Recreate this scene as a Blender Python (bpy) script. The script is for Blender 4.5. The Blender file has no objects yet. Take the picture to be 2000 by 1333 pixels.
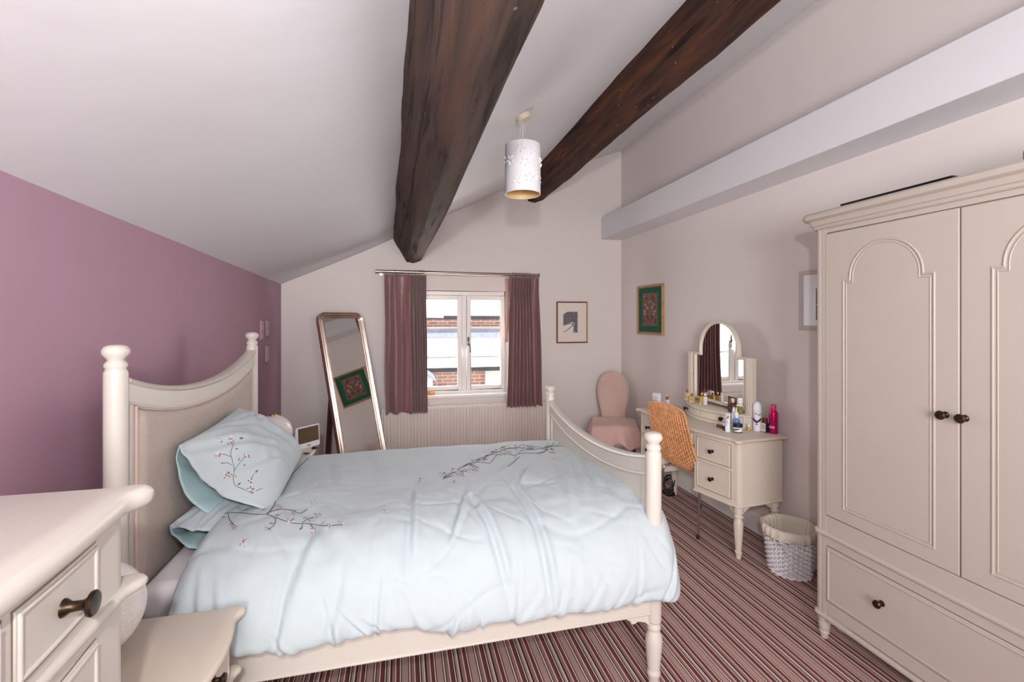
import bpy, bmesh, math, random
from mathutils import Vector, Matrix, noise
from mathutils.bvhtree import BVHTree
random.seed(7)
C = bpy.context.scene.collection
PI = math.pi
R = math.radians

# ------------------------------------------------------------------ camera, world, lights, exposure
scene = bpy.context.scene
cam_d = bpy.data.cameras.new('camera'); cam = bpy.data.objects.new('camera', cam_d); C.objects.link(cam)
cam.location = (0, 0, 1.5); cam.rotation_euler = (R(90), 0, R(-13.6))
cam_d.sensor_width = 36; cam_d.lens = 16.0; cam_d.shift_y = -0.0222; cam_d.clip_start = 0.05
scene.camera = cam
w = bpy.data.worlds.new('world'); scene.world = w; w.use_nodes = True
bg = w.node_tree.nodes['Background']; bg.inputs[0].default_value = (0.93, 0.96, 1.0, 1); bg.inputs[1].default_value = 1.3

def light(name, kind, loc, target, energy, color=(1, 1, 1), size=1.0, size_y=None, spread=None):
    d = bpy.data.lights.new(name, kind); d.energy = energy; d.color = color
    if kind == 'AREA':
        d.size = size
        if size_y: d.shape = 'RECTANGLE'; d.size_y = size_y
        if spread: d.spread = R(spread)
    if kind == 'SUN': d.angle = R(1.0)
    o = bpy.data.objects.new(name, d); C.objects.link(o); o.location = loc
    o.rotation_euler = (Vector(target) - Vector(loc)).to_track_quat('-Z', 'Y').to_euler()
    return o
light('sun', 'SUN', (0, 0, 20), (1.5, 9, 6), 8.5, (1.0, 0.97, 0.92))
light('flash', 'AREA', (-0.07, -0.28, 1.86), (0.6, 4.0, 1.9), 25, (1.0, 0.99, 0.98), 0.07)
light('added_soft_fill', 'AREA', (-0.32, -2.9, 1.55), (0.75, 3.0, 1.75), 128, (1.0, 0.995, 0.99), 1.45, 1.7)  # unseen fill panel added behind the camera to even out the lighting
light('bounced_flash', 'AREA', (0.62, -0.5, 1.72), (1.0, 1.5, 3.1), 32, (0.96, 0.97, 1.0), 0.5)
light('window_daylight', 'AREA', (0.65, 4.80, 1.25), (0.65, 0, 0.6), 22, (1.0, 0.97, 0.93), 0.85, 1.0)
scene.view_settings.view_transform = 'Standard'; scene.view_settings.look = 'None'
scene.view_settings.gamma = 1.0; scene.view_settings.exposure = 0.06
scene.view_settings.use_curve_mapping = False

# ------------------------------------------------------------------ materials
def lin(c):
    f = lambda v: v / 12.92 if v <= 0.04045 else ((v + 0.055) / 1.055) ** 2.4
    return tuple(f(v / 255.0) for v in c) + (1.0,)
def mat(name, rgb, rough=0.5, metal=0.0, var=0.0, vscale=4.0, bump=0.0, bscale=200.0, sheen=0.0, coat=0.0, stretch=None, trans=0.0, dist=0.002):
    m = bpy.data.materials.new(name); m.use_nodes = True
    nt = m.node_tree; b = nt.nodes['Principled BSDF']
    col = lin(rgb); b.inputs['Base Color'].default_value = col
    b.inputs['Roughness'].default_value = rough; b.inputs['Metallic'].default_value = metal
    b.inputs['Coat Weight'].default_value = coat
    if sheen: b.inputs['Sheen Weight'].default_value = sheen
    if trans: b.inputs['Transmission Weight'].default_value = trans
    tc = nt.nodes.new('ShaderNodeTexCoord'); vec = tc.outputs['Object']
    if stretch:
        mp = nt.nodes.new('ShaderNodeMapping'); mp.inputs['Scale'].default_value = stretch
        nt.links.new(vec, mp.inputs['Vector']); vec = mp.outputs['Vector']
    if var:
        n = nt.nodes.new('ShaderNodeTexNoise'); n.inputs['Scale'].default_value = vscale; n.inputs['Detail'].default_value = 5
        nt.links.new(vec, n.inputs['Vector'])
        r = nt.nodes.new('ShaderNodeValToRGB'); e = r.color_ramp.elements
        e[0].position = 0.3; e[1].position = 0.7
        e[0].color = tuple(c * (1 - var) for c in col[:3]) + (1,); e[1].color = tuple(min(1, c * (1 + var)) for c in col[:3]) + (1,)
        nt.links.new(n.outputs['Fac'], r.inputs['Fac']); nt.links.new(r.outputs['Color'], b.inputs['Base Color'])
    if bump:
        n2 = nt.nodes.new('ShaderNodeTexNoise'); n2.inputs['Scale'].default_value = bscale; n2.inputs['Detail'].default_value = 3
        nt.links.new(vec, n2.inputs['Vector'])
        bp = nt.nodes.new('ShaderNodeBump'); bp.inputs['Strength'].default_value = bump; bp.inputs['Distance'].default_value = dist
        nt.links.new(n2.outputs['Fac'], bp.inputs['Height']); nt.links.new(bp.outputs['Normal'], b.inputs['Normal'])
    return m

M = {}
M['wall'] = mat('pale_wall_paint', (226, 217, 213), 0.75, var=0.012, vscale=2.0, bump=0.12, bscale=60)
M['purple'] = mat('mauve_wall_paint', (178, 141, 158), 0.7, var=0.02, vscale=2.0, bump=0.12, bscale=60)
M['ceiling'] = mat('ceiling_paint', (226, 224, 228), 0.8, var=0.01, vscale=1.5, bump=0.25, bscale=3.0, dist=0.02)
M['white'] = mat('white_gloss_paint', (238, 234, 230), 0.35)
M['cream'] = mat('cream_furniture_paint', (209, 201, 192), 0.42, var=0.012, vscale=6, bump=0.03, bscale=300)
M['cream2'] = mat('cream_cabinet_paint', (184, 173, 163), 0.45, var=0.012, vscale=6, bump=0.03, bscale=300)
M['bone'] = mat('warm_cream_dresser_paint', (216, 204, 189), 0.42, var=0.012, vscale=6)
M['linen'] = mat('taupe_linen', (190, 174, 164), 0.9, var=0.06, vscale=90, bump=0.35, bscale=700, sheen=0.1)
M['piping'] = mat('pinkish_piping', (208, 182, 174), 0.85)
M['brass'] = mat('dark_bronze', (70, 56, 44), 0.35, 0.9, var=0.35, vscale=60)
M['duvet'] = mat('pale_blue_cotton', (186, 196, 200), 0.85, var=0.01, vscale=5, bump=0.05, bscale=900, sheen=0.1)
M['teal_cloth'] = mat('pale_aqua_cotton', (176, 202, 207), 0.85, bump=0.05, bscale=900)
M['sheet'] = mat('white_sheet', (218, 212, 214), 0.9, bump=0.05, bscale=500)
M['stem'] = mat('embroidery_stem', (72, 66, 74), 0.8)
M['petal'] = mat('embroidery_petal', (216, 204, 206), 0.7)
M['bud'] = mat('embroidery_bud', (112, 92, 96), 0.8)
M['curtain'] = mat('mauve_satin', (142, 103, 103), 0.4, var=0.08, vscale=14, bump=0.08, bscale=400, sheen=0.25, stretch=(1, 1, 0.25))
M['lining'] = mat('curtain_lining', (196, 168, 154), 0.85)
M['steel'] = mat('brushed_steel', (176, 164, 154), 0.28, 1.0)
M['chrome'] = mat('chrome', (205, 202, 200), 0.12, 1.0)
M['gilt'] = mat('champagne_gilt', (216, 196, 182), 0.24, 1.0, var=0.08, vscale=12)
M['mirror'] = mat('mirror_glass', (226, 226, 224), 0.01, 1.0)
M['darkwood'] = mat('dark_wood', (70, 48, 44), 0.5, var=0.2, vscale=12, stretch=(1, 1, 0.2))
M['radiator'] = mat('radiator_enamel', (232, 221, 214), 0.4)
M['gap'] = mat('joint_shade_tint', (138, 124, 112), 0.9)  # tone darkened to stand in for shade in drawer and door joints
M['black'] = mat('black_plastic', (18, 17, 18), 0.4)
M['leather'] = mat('black_leather', (26, 24, 27), 0.38, bump=0.2, bscale=250)
M['pink'] = mat('dusty_pink_cloth', (208, 178, 166), 0.9, var=0.03, vscale=10, bump=0.15, bscale=500, sheen=0.15)
M['rose'] = mat('rose_satin_cloth', (216, 176, 168), 0.7, var=0.03, vscale=10, sheen=0.2)
M['basketwhite'] = mat('white_painted_willow', (232, 228, 232), 0.6, var=0.04, vscale=40)
M['liner'] = mat('cream_cotton_liner', (214, 203, 188), 0.9, bump=0.2, bscale=120)
M['shade'] = mat('white_ceramic_shade', (240, 237, 240), 0.5)
M['gold'] = mat('gold_lining', (228, 194, 136), 0.5, 0.1)
M['rosecup'] = mat('cream_ceiling_rose', (222, 208, 188), 0.5)
M['cable'] = mat('white_cable', (232, 226, 222), 0.5)
M['woodframe'] = mat('chestnut_gilt_wood', (132, 74, 44), 0.4, 0.15, var=0.2, vscale=30)
M['goldframe'] = mat('gilt_wood', (178, 142, 98), 0.45, 0.2, var=0.2, vscale=30)
M['greyframe'] = mat('pale_grey_frame', (196, 184, 178), 0.55)
M['mount'] = mat('ivory_mount', (228, 216, 208), 0.8)
M['green'] = mat('bottle_green_mount', (20, 92, 72), 0.85, var=0.08, vscale=50)
M['satin_red'] = mat('dark_red_lacquer', (108, 28, 34), 0.35)
M['magenta'] = mat('magenta_metal', (196, 16, 100), 0.28, 0.55)
M['pinkcap'] = mat('pink_cap', (226, 42, 110), 0.35)
M['whiteplastic'] = mat('white_plastic', (236, 236, 242), 0.35)
M['bluepl'] = mat('blue_plastic', (88, 130, 208), 0.4)
M['lightblue'] = mat('sky_blue_print', (132, 188, 212), 0.5)
M['navy'] = mat('navy_print', (34, 34, 60), 0.5)
M['redpr'] = mat('red_print', (206, 60, 84), 0.5)
M['paper'] = mat('cream_paper', (226, 216, 200), 0.7)
M['amber'] = mat('amber_glass', (206, 166, 70), 0.12, coat=0.5)
M['peach'] = mat('peach_perfume_glass', (218, 190, 160), 0.1, coat=0.6)
M['olive'] = mat('olive_oil_glass', (128, 130, 52), 0.12, coat=0.5)
M['browncap'] = mat('russet_cap', (150, 72, 44), 0.5)
M['clear'] = mat('frosted_glass', (226, 222, 218), 0.2, coat=0.4)
M['goldm'] = mat('gold_metal', (196, 160, 84), 0.25, 0.9)
M['screen'] = mat('brown_screen', (96, 78, 58), 0.3, var=0.15, vscale=30)
M['terracotta'] = mat('orange_clay', (226, 150, 84), 0.7)
M['exwhite'] = mat('white_render', (240, 238, 234), 0.9)
M['exroof'] = mat('pale_roof', (222, 222, 226), 0.8)
M['exslate'] = mat('lead_grey', (138, 144, 158), 0.7, var=0.15, vscale=14)
M['gutter'] = mat('dark_gutter', (40, 42, 46), 0.6)

def nodes(m): return m.node_tree.nodes, m.node_tree.links, m.node_tree.nodes['Principled BSDF']

# carpet: stripes that run along the room (they vary with x)
def carpet():
    m = bpy.data.materials.new('striped_carpet'); m.use_nodes = True; N, L, b = nodes(m)
    b.inputs['Roughness'].default_value = 0.95
    tc = N.new('ShaderNodeTexCoord'); sp = N.new('ShaderNodeSeparateXYZ'); L.new(tc.outputs['Object'], sp.inputs[0])
    mauve, maroon, cream, dark, rose = (190, 154, 145), (120, 57, 59), (248, 234, 224), (56, 35, 38), (162, 118, 114)
    seq = [(26, mauve), (4, dark), (5, cream), (4, dark), (12, rose), (4, cream), (14, maroon), (4, dark), (4, cream), (5, dark), (9, mauve), (4, cream), (8, dark), (13, rose), (3, cream), (16, maroon), (4, cream), (4, dark)]
    tot = sum(s for s, _ in seq) / 1000.0
    dv = N.new('ShaderNodeMath'); dv.operation = 'DIVIDE'; dv.inputs[1].default_value = tot; L.new(sp.outputs['X'], dv.inputs[0])
    fr = N.new('ShaderNodeMath'); fr.operation = 'FRACT'; L.new(dv.outputs[0], fr.inputs[0])
    rp = N.new('ShaderNodeValToRGB'); rp.color_ramp.interpolation = 'CONSTANT'; e = rp.color_ramp.elements
    p = 0.0
    for i, (s, c) in enumerate(seq):
        el = e[i] if i < 2 else e.new(p)
        el.position = p; el.color = lin(c); p += s / 1000.0 / tot
    L.new(fr.outputs[0], rp.inputs[0])
    n = N.new('ShaderNodeTexNoise'); n.inputs['Scale'].default_value = 260; n.inputs['Detail'].default_value = 2
    L.new(tc.outputs['Object'], n.inputs['Vector'])
    mx = N.new('ShaderNodeMix'); mx.data_type = 'RGBA'; mx.blend_type = 'MULTIPLY'; mx.inputs[0].default_value = 0.34
    r2 = N.new('ShaderNodeValToRGB'); r2.color_ramp.elements[0].position = 0.3; r2.color_ramp.elements[0].color = (0.45, 0.45, 0.45, 1); r2.color_ramp.elements[1].position = 0.65
    L.new(n.outputs['Fac'], r2.inputs[0]); L.new(rp.outputs[0], mx.inputs[6]); L.new(r2.outputs[0], mx.inputs[7]); L.new(mx.outputs[2], b.inputs['Base Color'])
    bp = N.new('ShaderNodeBump'); bp.inputs['Strength'].default_value = 0.5; bp.inputs['Distance'].default_value = 0.004
    L.new(n.outputs['Fac'], bp.inputs['Height']); L.new(bp.outputs[0], b.inputs['Normal'])
    return m
M['carpet'] = carpet()

def beamwood(name, base, light_, red, scale=1.0):
    m = bpy.data.materials.new(name); m.use_nodes = True; N, L, b = nodes(m)
    b.inputs['Roughness'].default_value = 0.85; b.inputs['Specular IOR Level'].default_value = 0.25
    tc = N.new('ShaderNodeTexCoord'); mp = N.new('ShaderNodeMapping'); mp.inputs['Scale'].default_value = (9 * scale, 0.9 * scale, 9 * scale)
    L.new(tc.outputs['Object'], mp.inputs[0])
    n = N.new('ShaderNodeTexNoise'); n.inputs['Scale'].default_value = 1.6; n.inputs['Detail'].default_value = 9; n.inputs['Roughness'].default_value = 0.62; n.inputs['Distortion'].default_value = 0.6
    L.new(mp.outputs[0], n.inputs['Vector'])
    rp = N.new('ShaderNodeValToRGB'); e = rp.color_ramp.elements
    e[0].position = 0.28; e[0].color = lin(tuple(v * 0.45 for v in base)); e[1].position = 0.82; e[1].color = lin(light_)
    k = e.new(0.48); k.color = lin(base); k = e.new(0.62); k.color = lin(red)
    L.new(n.outputs['Fac'], rp.inputs[0])
    # cracks and nail marks
    mp2 = N.new('ShaderNodeMapping'); mp2.inputs['Scale'].default_value = (16, 1.1, 16); L.new(tc.outputs['Object'], mp2.inputs[0])
    n2 = N.new('ShaderNodeTexNoise'); n2.inputs['Scale'].default_value = 1.3; n2.inputs['Detail'].default_value = 6; L.new(mp2.outputs[0], n2.inputs['Vector'])
    r2 = N.new('ShaderNodeValToRGB'); r2.color_ramp.elements[0].position = 0.33; r2.color_ramp.elements[0].color = (0.12, 0.1, 0.1, 1); r2.color_ramp.elements[1].position = 0.42
    L.new(n2.outputs['Fac'], r2.inputs[0])
    mx = N.new('ShaderNodeMix'); mx.data_type = 'RGBA'; mx.blend_type = 'MULTIPLY'; mx.inputs[0].default_value = 0.8
    L.new(rp.outputs[0], mx.inputs[6]); L.new(r2.outputs[0], mx.inputs[7])
    v = N.new('ShaderNodeTexVoronoi'); v.inputs['Scale'].default_value = 13; L.new(tc.outputs['Object'], v.inputs['Vector'])
    r3 = N.new('ShaderNodeValToRGB'); r3.color_ramp.elements[0].position = 0.05; r3.color_ramp.elements[0].color = (0.5, 0.42, 0.38, 1); r3.color_ramp.elements[1].position = 0.075; r3.color_ramp.elements[1].color = (0, 0, 0, 1)
    L.new(v.outputs['Distance'], r3.inputs[0])
    ad = N.new('ShaderNodeMix'); ad.data_type = 'RGBA'; ad.blend_type = 'ADD'; ad.inputs[0].default_value = 0.35
    L.new(mx.outputs[2], ad.inputs[6]); L.new(r3.outputs[0], ad.inputs[7]); L.new(ad.outputs[2], b.inputs['Base Color'])
    bp = N.new('ShaderNodeBump'); bp.inputs['Strength'].default_value = 0.7; bp.inputs['Distance'].default_value = 0.02
    sm = N.new('ShaderNodeMath'); sm.operation = 'ADD'; L.new(n.outputs['Fac'], sm.inputs[0]); L.new(r2.outputs[0], sm.inputs[1])
    L.new(sm.outputs[0], bp.inputs['Height']); L.new(bp.outputs[0], b.inputs['Normal'])
    return m
M['beam'] = beamwood('old_beam_grey_brown', (80, 64, 57), (112, 90, 79), (92, 70, 60))
M['beam2'] = beamwood('old_beam_red_brown', (68, 44, 36), (104, 66, 44), (92, 54, 36))

def wicker():
    m = bpy.data.materials.new('honey_wicker'); m.use_nodes = True; N, L, b = nodes(m); b.inputs['Roughness'].default_value = 0.5
    tc = N.new('ShaderNodeTexCoord'); n = N.new('ShaderNodeTexNoise'); n.inputs['Scale'].default_value = 30; L.new(tc.outputs['Object'], n.inputs['Vector'])
    rp = N.new('ShaderNodeValToRGB'); rp.color_ramp.elements[0].position = 0.3; rp.color_ramp.elements[0].color = lin((206, 142, 94)); rp.color_ramp.elements[1].position = 0.7; rp.color_ramp.elements[1].color = lin((236, 180, 132))
    L.new(n.outputs['Fac'], rp.inputs[0]); L.new(rp.outputs[0], b.inputs['Base Color']); return m
M['wicker'] = wicker()
M['wickerdark'] = mat('wicker_gap_shade', (176, 118, 74), 0.7)  # sheet coloured darker to stand for shade between the woven strands

def brick():
    m = bpy.data.materials.new('red_brickwork'); m.use_nodes = True; N, L, b = nodes(m); b.inputs['Roughness'].default_value = 0.9
    tc = N.new('ShaderNodeTexCoord'); mp = N.new('ShaderNodeMapping'); mp.inputs['Rotation'].default_value = (R(90), 0, 0); L.new(tc.outputs['Object'], mp.inputs[0])
    t = N.new('ShaderNodeTexBrick'); t.inputs['Scale'].default_value = 1.0; t.inputs['Brick Width'].default_value = 0.225; t.inputs['Row Height'].default_value = 0.075; t.inputs['Mortar Size'].default_value = 0.011
    t.inputs['Color1'].default_value = lin((212, 158, 138)); t.inputs['Color2'].default_value = lin((188, 134, 120)); t.inputs['Mortar'].default_value = lin((226, 210, 200))
    L.new(mp.outputs[0], t.inputs['Vector']); L.new(t.outputs['Color'], b.inputs['Base Color']); return m
M['brick'] = brick()

def pane_glass():
    m = bpy.data.materials.new('window_glass'); m.use_nodes = True; N, L, b = nodes(m)
    N.remove(b); tr = N.new('ShaderNodeBsdfTransparent'); gl = N.new('ShaderNodeBsdfGlossy'); gl.inputs['Roughness'].default_value = 0.02
    mx = N.new('ShaderNodeMixShader'); fr = N.new('ShaderNodeFresnel'); fr.inputs[0].default_value = 1.45
    L.new(fr.outputs[0], mx.inputs[0]); L.new(tr.outputs[0], mx.inputs[1]); L.new(gl.outputs[0], mx.inputs[2])
    L.new(mx.outputs[0], N['Material Output'].inputs[0]); return m
M['glass'] = pane_glass()

def blotchy(name, cols, scale, rough=0.7, bump=0.0):
    m = bpy.data.materials.new(name); m.use_nodes = True; N, L, b = nodes(m); b.inputs['Roughness'].default_value = rough
    tc = N.new('ShaderNodeTexCoord'); n = N.new('ShaderNodeTexNoise'); n.inputs['Scale'].default_value = scale; n.inputs['Detail'].default_value = 5; n.inputs['Roughness'].default_value = 0.75
    L.new(tc.outputs['Object'], n.inputs['Vector']); rp = N.new('ShaderNodeValToRGB'); e = rp.color_ramp.elements
    for i, c in enumerate(cols):
        p = 0.32 + 0.36 * i / (len(cols) - 1)
        el = e[i] if i < 2 else e.new(p)
        el.position = p; el.color = lin(c)
    L.new(n.outputs['Fac'], rp.inputs[0]); L.new(rp.outputs[0], b.inputs['Base Color'])
    return m
M['etching'] = blotchy('grey_etching_ink', [(60, 58, 64), (120, 118, 124), (84, 82, 88), (190, 184, 184)], 28)
M['tapestry'] = blotchy('russet_embroidery', [(98, 48, 44), (164, 112, 82), (120, 72, 64), (86, 92, 92), (176, 134, 90), (124, 66, 58)], 60)
M['photo'] = blotchy('brown_photo', [(52, 36, 44), (150, 130, 108), (96, 80, 60)], 40)
M['leaflet'] = blotchy('dark_leaflet_print', [(16, 14, 16), (24, 20, 20), (120, 90, 60), (20, 16, 18)], 40, 0.4)
M['capiz'] = blotchy('capiz_shell', [(222, 214, 206), (240, 235, 230), (228, 221, 214), (247, 244, 241)], 34, 0.3)
M['pearl'] = blotchy('pearl_mosaic', [(150, 116, 124), (200, 172, 172), (160, 128, 134)], 60, 0.4)

# ------------------------------------------------------------------ mesh helpers
class MB:
    def __init__(s): s.v = []; s.f = []
    def add(s, vs, fs):
        o = len(s.v); s.v += [tuple(p) for p in vs]; s.f += [tuple(i + o for i in f) for f in fs]; return s
    def box(s, x0, x1, y0, y1, z0, z1):
        return s.add([(x0, y0, z0), (x1, y0, z0), (x1, y1, z0), (x0, y1, z0), (x0, y0, z1), (x1, y0, z1), (x1, y1, z1), (x0, y1, z1)],
                     [(3, 2, 1, 0), (4, 5, 6, 7), (0, 1, 5, 4), (1, 2, 6, 5), (2, 3, 7, 6), (3, 0, 4, 7)])
    def prism(s, poly, axis, lo, hi):
        n = len(poly)
        def p(a, b, h): return {'z': (a, b, h), 'y': (a, h, b), 'x': (h, a, b)}[axis]
        vs = [p(a, b, lo) for a, b in poly] + [p(a, b, hi) for a, b in poly]
        return s.add(vs, [tuple(range(n)), tuple(range(2 * n - 1, n - 1, -1))] + [(i, (i + 1) % n, n + (i + 1) % n, n + i) for i in range(n)])
    def loft(s, secs, closed=True, caps=True, ring=False):
        n = len(secs[0]); vs = [p for sec in secs for p in sec]; fs = []
        m = len(secs)
        for i in range(m if ring else m - 1):
            j2 = (i + 1) % m
            for j in range(n if closed else n - 1):
                k = (j + 1) % n
                fs.append((i * n + j, i * n + k, j2 * n + k, j2 * n + j))
        if caps and closed and not ring:
            fs.append(tuple(range(n))); fs.append(tuple((m - 1) * n + i for i in range(n - 1, -1, -1)))
        return s.add(vs, fs)
    def tube(s, pts, r, n=8, ring=False, flat=None):
        pts = [Vector(p) for p in pts]; secs = []; up = None; m = len(pts)
        for i, p in enumerate(pts):
            if ring: t = pts[(i + 1) % m] - pts[i - 1]
            else: t = pts[min(i + 1, m - 1)] - pts[max(i - 1, 0)]
            t.normalize()
            if up is None:
                up = Vector((0, 0, 1)) if abs(t.z) < 0.9 else Vector((1, 0, 0))
            a = t.cross(up); 
            if a.length < 1e-6: a = t.orthogonal()
            a.normalize(); b = a.cross(t); up = b
            rr = r[i] if isinstance(r, (list, tuple)) else r
            secs.append([p + a * rr * math.cos(2 * PI * k / n) + b * rr * (flat or 1) * math.sin(2 * PI * k / n) for k in range(n)])
        return s.loft(secs, True, True, ring)
    def bead(s, loop, r, n=8, ang=35):
        """half-round moulding along a closed loop, cut at its sharp corners so that it keeps its width"""
        P_ = [Vector(p) for p in loop]; m = len(P_)
        sharp = [i for i in range(m) if (P_[i] - P_[i - 1]).angle(P_[(i + 1) % m] - P_[i], 0) > R(ang)]
        if not sharp: return s.tube(P_, r, n, True)
        for a, b in zip(sharp, sharp[1:] + [sharp[0] + m]):
            run = [P_[k % m].copy() for k in range(a, b + 1)]
            run[0] += (run[0] - run[1]).normalized() * r * .7; run[-1] += (run[-1] - run[-2]).normalized() * r * .7
            s.tube(run, r, n)
        return s
    def lathe(s, prof, c=(0, 0, 0), n=24, axis='z', hollow=False):
        secs = []
        for r, h in prof:
            sec = []
            for k in range(n):
                a = 2 * PI * k / n; x, y = r * math.cos(a), r * math.sin(a)
                q = {'z': (x, y, h), 'x': (h, x, y), 'y': (x, h, y)}[axis]
                sec.append((c[0] + q[0], c[1] + q[1], c[2] + q[2]))
            secs.append(sec)
        return s.loft(secs, True, not hollow, hollow)
    def grid(s, fn, nu, nv, wrap=False):
        vs = [fn(i / nu, j / nv) for i in range(nu + 1) for j in range(nv + 1)]
        fs = [(i * (nv + 1) + j, (i + 1) * (nv + 1) + j, (i + 1) * (nv + 1) + j + 1, i * (nv + 1) + j + 1) for i in range(nu) for j in range(nv)]
        return s.add(vs, fs)
    def sphere(s, c, r, n=20, m=12, sz=1.0):
        return s.lathe([(max(1e-4, r * math.sin(PI * i / m)), -r * sz * math.cos(PI * i / m)) for i in range(m + 1)], c, n)

def mesh(name, mb, m, inv=None, smooth=35, recalc=True):
    me = bpy.data.meshes.new(name)
    vs = [inv @ Vector(v) for v in mb.v] if inv is not None else mb.v
    me.from_pydata(vs, [], mb.f)
    if recalc:
        bm = bmesh.new(); bm.from_mesh(me); bmesh.ops.remove_doubles(bm, verts=bm.verts, dist=1e-5)
        bmesh.ops.recalc_face_normals(bm, faces=bm.faces); bm.to_mesh(me); bm.free()
    me.materials.append(M[m] if isinstance(m, str) else m)
    if smooth:
        me.polygons.foreach_set('use_smooth', [True] * len(me.polygons)); me.set_sharp_from_angle(angle=R(smooth))
    me.update(); return me
def obj(name, mb, m, parent=None, bevel=0.0, seg=2, smooth=35, world=False, loc=None, label=None, kind=None, recalc=True, rot=None):
    inv = None
    if world and parent is not None:
        p = parent; mw = Matrix.Identity(4)
        while p is not None:
            mw = Matrix.LocRotScale(p.location, p.rotation_euler, None) @ mw; p = p.parent
        inv = mw.inverted()
    me = mb if isinstance(mb, bpy.types.Mesh) else mesh(name, mb, m, inv, smooth, recalc)
    o = bpy.data.objects.new(name, me); C.objects.link(o); o.parent = parent
    if loc is not None: o.location = loc
    if rot is not None: o.rotation_euler = rot
    if bevel:
        b = o.modifiers.new('bevel', 'BEVEL'); b.width = bevel; b.segments = seg; b.limit_method = 'ANGLE'; b.angle_limit = R(40)
    if label: o['label'] = label
    if kind: o['kind'] = kind
    return o
def thing(name, label, cat, loc=(0, 0, 0), rotz=0, group=None):
    o = bpy.data.objects.new(name, None); C.objects.link(o); o.empty_display_size = 0.05
    o.location = loc; o.rotation_euler = (0, 0, rotz); o['label'] = label; o['category'] = cat
    if group: o['group'] = group
    return o
def tag(o, label, cat, group=None):
    o['label'] = label; o['category'] = cat
    if group: o['group'] = group
    return o
def struct(name, mb, m, bevel=0.0, smooth=35, parent=None):
    o = obj(name, mb, m, parent, bevel, smooth=smooth)
    if parent is None: o['kind'] = 'structure'
    return o
def interp(pts, x):
    if x <= pts[0][0]: return pts[0][1]
    for (a, b), (c, d) in zip(pts, pts[1:]):
        if x <= c: return b + (d - b) * (x - a) / (c - a)
    return pts[-1][1]
def smoothcurve(pts, n):
    out = []; P = [Vector(p) for p in pts]; P = [2 * P[0] - P[1]] + P + [2 * P[-1] - P[-2]]
    for i in range(1, len(P) - 2):
        for k in range(n):
            t = k / n; a, b, c, d = P[i - 1], P[i], P[i + 1], P[i + 2]
            out.append(0.5 * ((2 * b) + (c - a) * t + (2 * a - 5 * b + 4 * c - d) * t * t + (3 * b - a - 3 * c + d) * t ** 3))
    out.append(P[-2]); return out
def nz(x, y, z, o=0.0): return noise.noise(Vector((x + o, y + o * 1.7, z - o)))

# ------------------------------------------------------------------ the room
XL, XR, YB, YF = -1.118, 2.42, 4.73, -3.2
struct('floor', MB().box(XL - .1, XR + .1, YF - .1, YB + .1, -.08, 0), 'carpet')
struct('wall_left', MB().box(XL - .12, XL, YF - .1, YB + .25, -.08, 2.25), 'purple')
struct('wall_right', MB().box(XR, XR + .12, YF - .1, YB + .25, -.08, 3.62), 'wall')
struct('wall_front', MB().box(XL - .12, XR + .12, YF - .12, YF, -.08, 3.75), 'wall')
WX0, WX1, WZ0, WZ1 = 0.15, 1.13, 0.695, 1.787
wb = MB(); top = 3.7
wb.box(XL - .12, WX0, YB, YB + .25, -.08, top).box(WX1, XR + .12, YB, YB + .25, -.08, top)
wb.box(WX0, WX1, YB, YB + .25, -.08, WZ0).box(WX0, WX1, YB, YB + .25, WZ1, top)
struct('wall_back', wb, 'wall', smooth=0)
prof = [(XL - .12, 1.765), (-1.118, 1.822), (-.418, 2.137), (.395, 2.534), (1.077, 2.88), (1.45, 3.035), (2.42, 3.402), (2.56, 3.455)]
def ceil_z(x, y):
    return interp(prof, x) + (YB - y) * 0.033 * max(0.0, min(1.0, (1.2 - x) / 2.0)) + .006 * nz(x * 1.3, y * 1.1, 3)
def ceil_pt(u, v):
    k = u * (len(prof) - 1); i = min(int(k), len(prof) - 2); f = k - i
    x = prof[i][0] + f * (prof[i + 1][0] - prof[i][0]); y = YF - .12 + v * (YB + .25 - YF + .12)
    return (x, y, ceil_z(x, y))
NU, NV = 42, 40
lo = [[ceil_pt(i / NU, j / NV) for j in range(NV + 1)] for i in range(NU + 1)]
cm = MB().grid(lambda u, v: lo[round(u * NU)][round(v * NV)], NU, NV)
n0 = len(cm.v); cm.grid(lambda u, v: tuple(Vector(lo[round(u * NU)][round(v * NV)]) + Vector((0, 0, .15))), NU, NV)
st = NV + 1
for i in range(NU):
    cm.f.append((i * st, (i + 1) * st, n0 + (i + 1) * st, n0 + i * st)); cm.f.append((i * st + NV, (i + 1) * st + NV, n0 + (i + 1) * st + NV, n0 + i * st + NV))
for j in range(NV):
    cm.f.append((j, j + 1, n0 + j + 1, n0 + j)); cm.f.append((NU * st + j, NU * st + j + 1, n0 + NU * st + j + 1, n0 + NU * st + j))
struct('ceiling', cm, 'ceiling', smooth=60)
struct('trim_1', MB().box(2.173, XR + .01, YF - .01, YB + .01, 2.385, 2.628), 'ceiling', bevel=.006)

def base_prof(h): return [(0, 0), (.018, 0), (.018, h - .035), (.013, h - .022), (.013, h - .012), (.006, h), (0, h)]
struct('baseboard_right', MB().prism([(XR - a, b) for a, b in base_prof(.135)], 'y', YF, YB), 'white')
struct('baseboard_back', MB().prism([(YB - a, b) for a, b in base_prof(.135)], 'x', XL + .018, XR - .018), 'white')
struct('baseboard_left', MB().prism([(XL + a, b) for a, b in base_prof(.135)], 'y', YF, YB), 'white')

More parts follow.
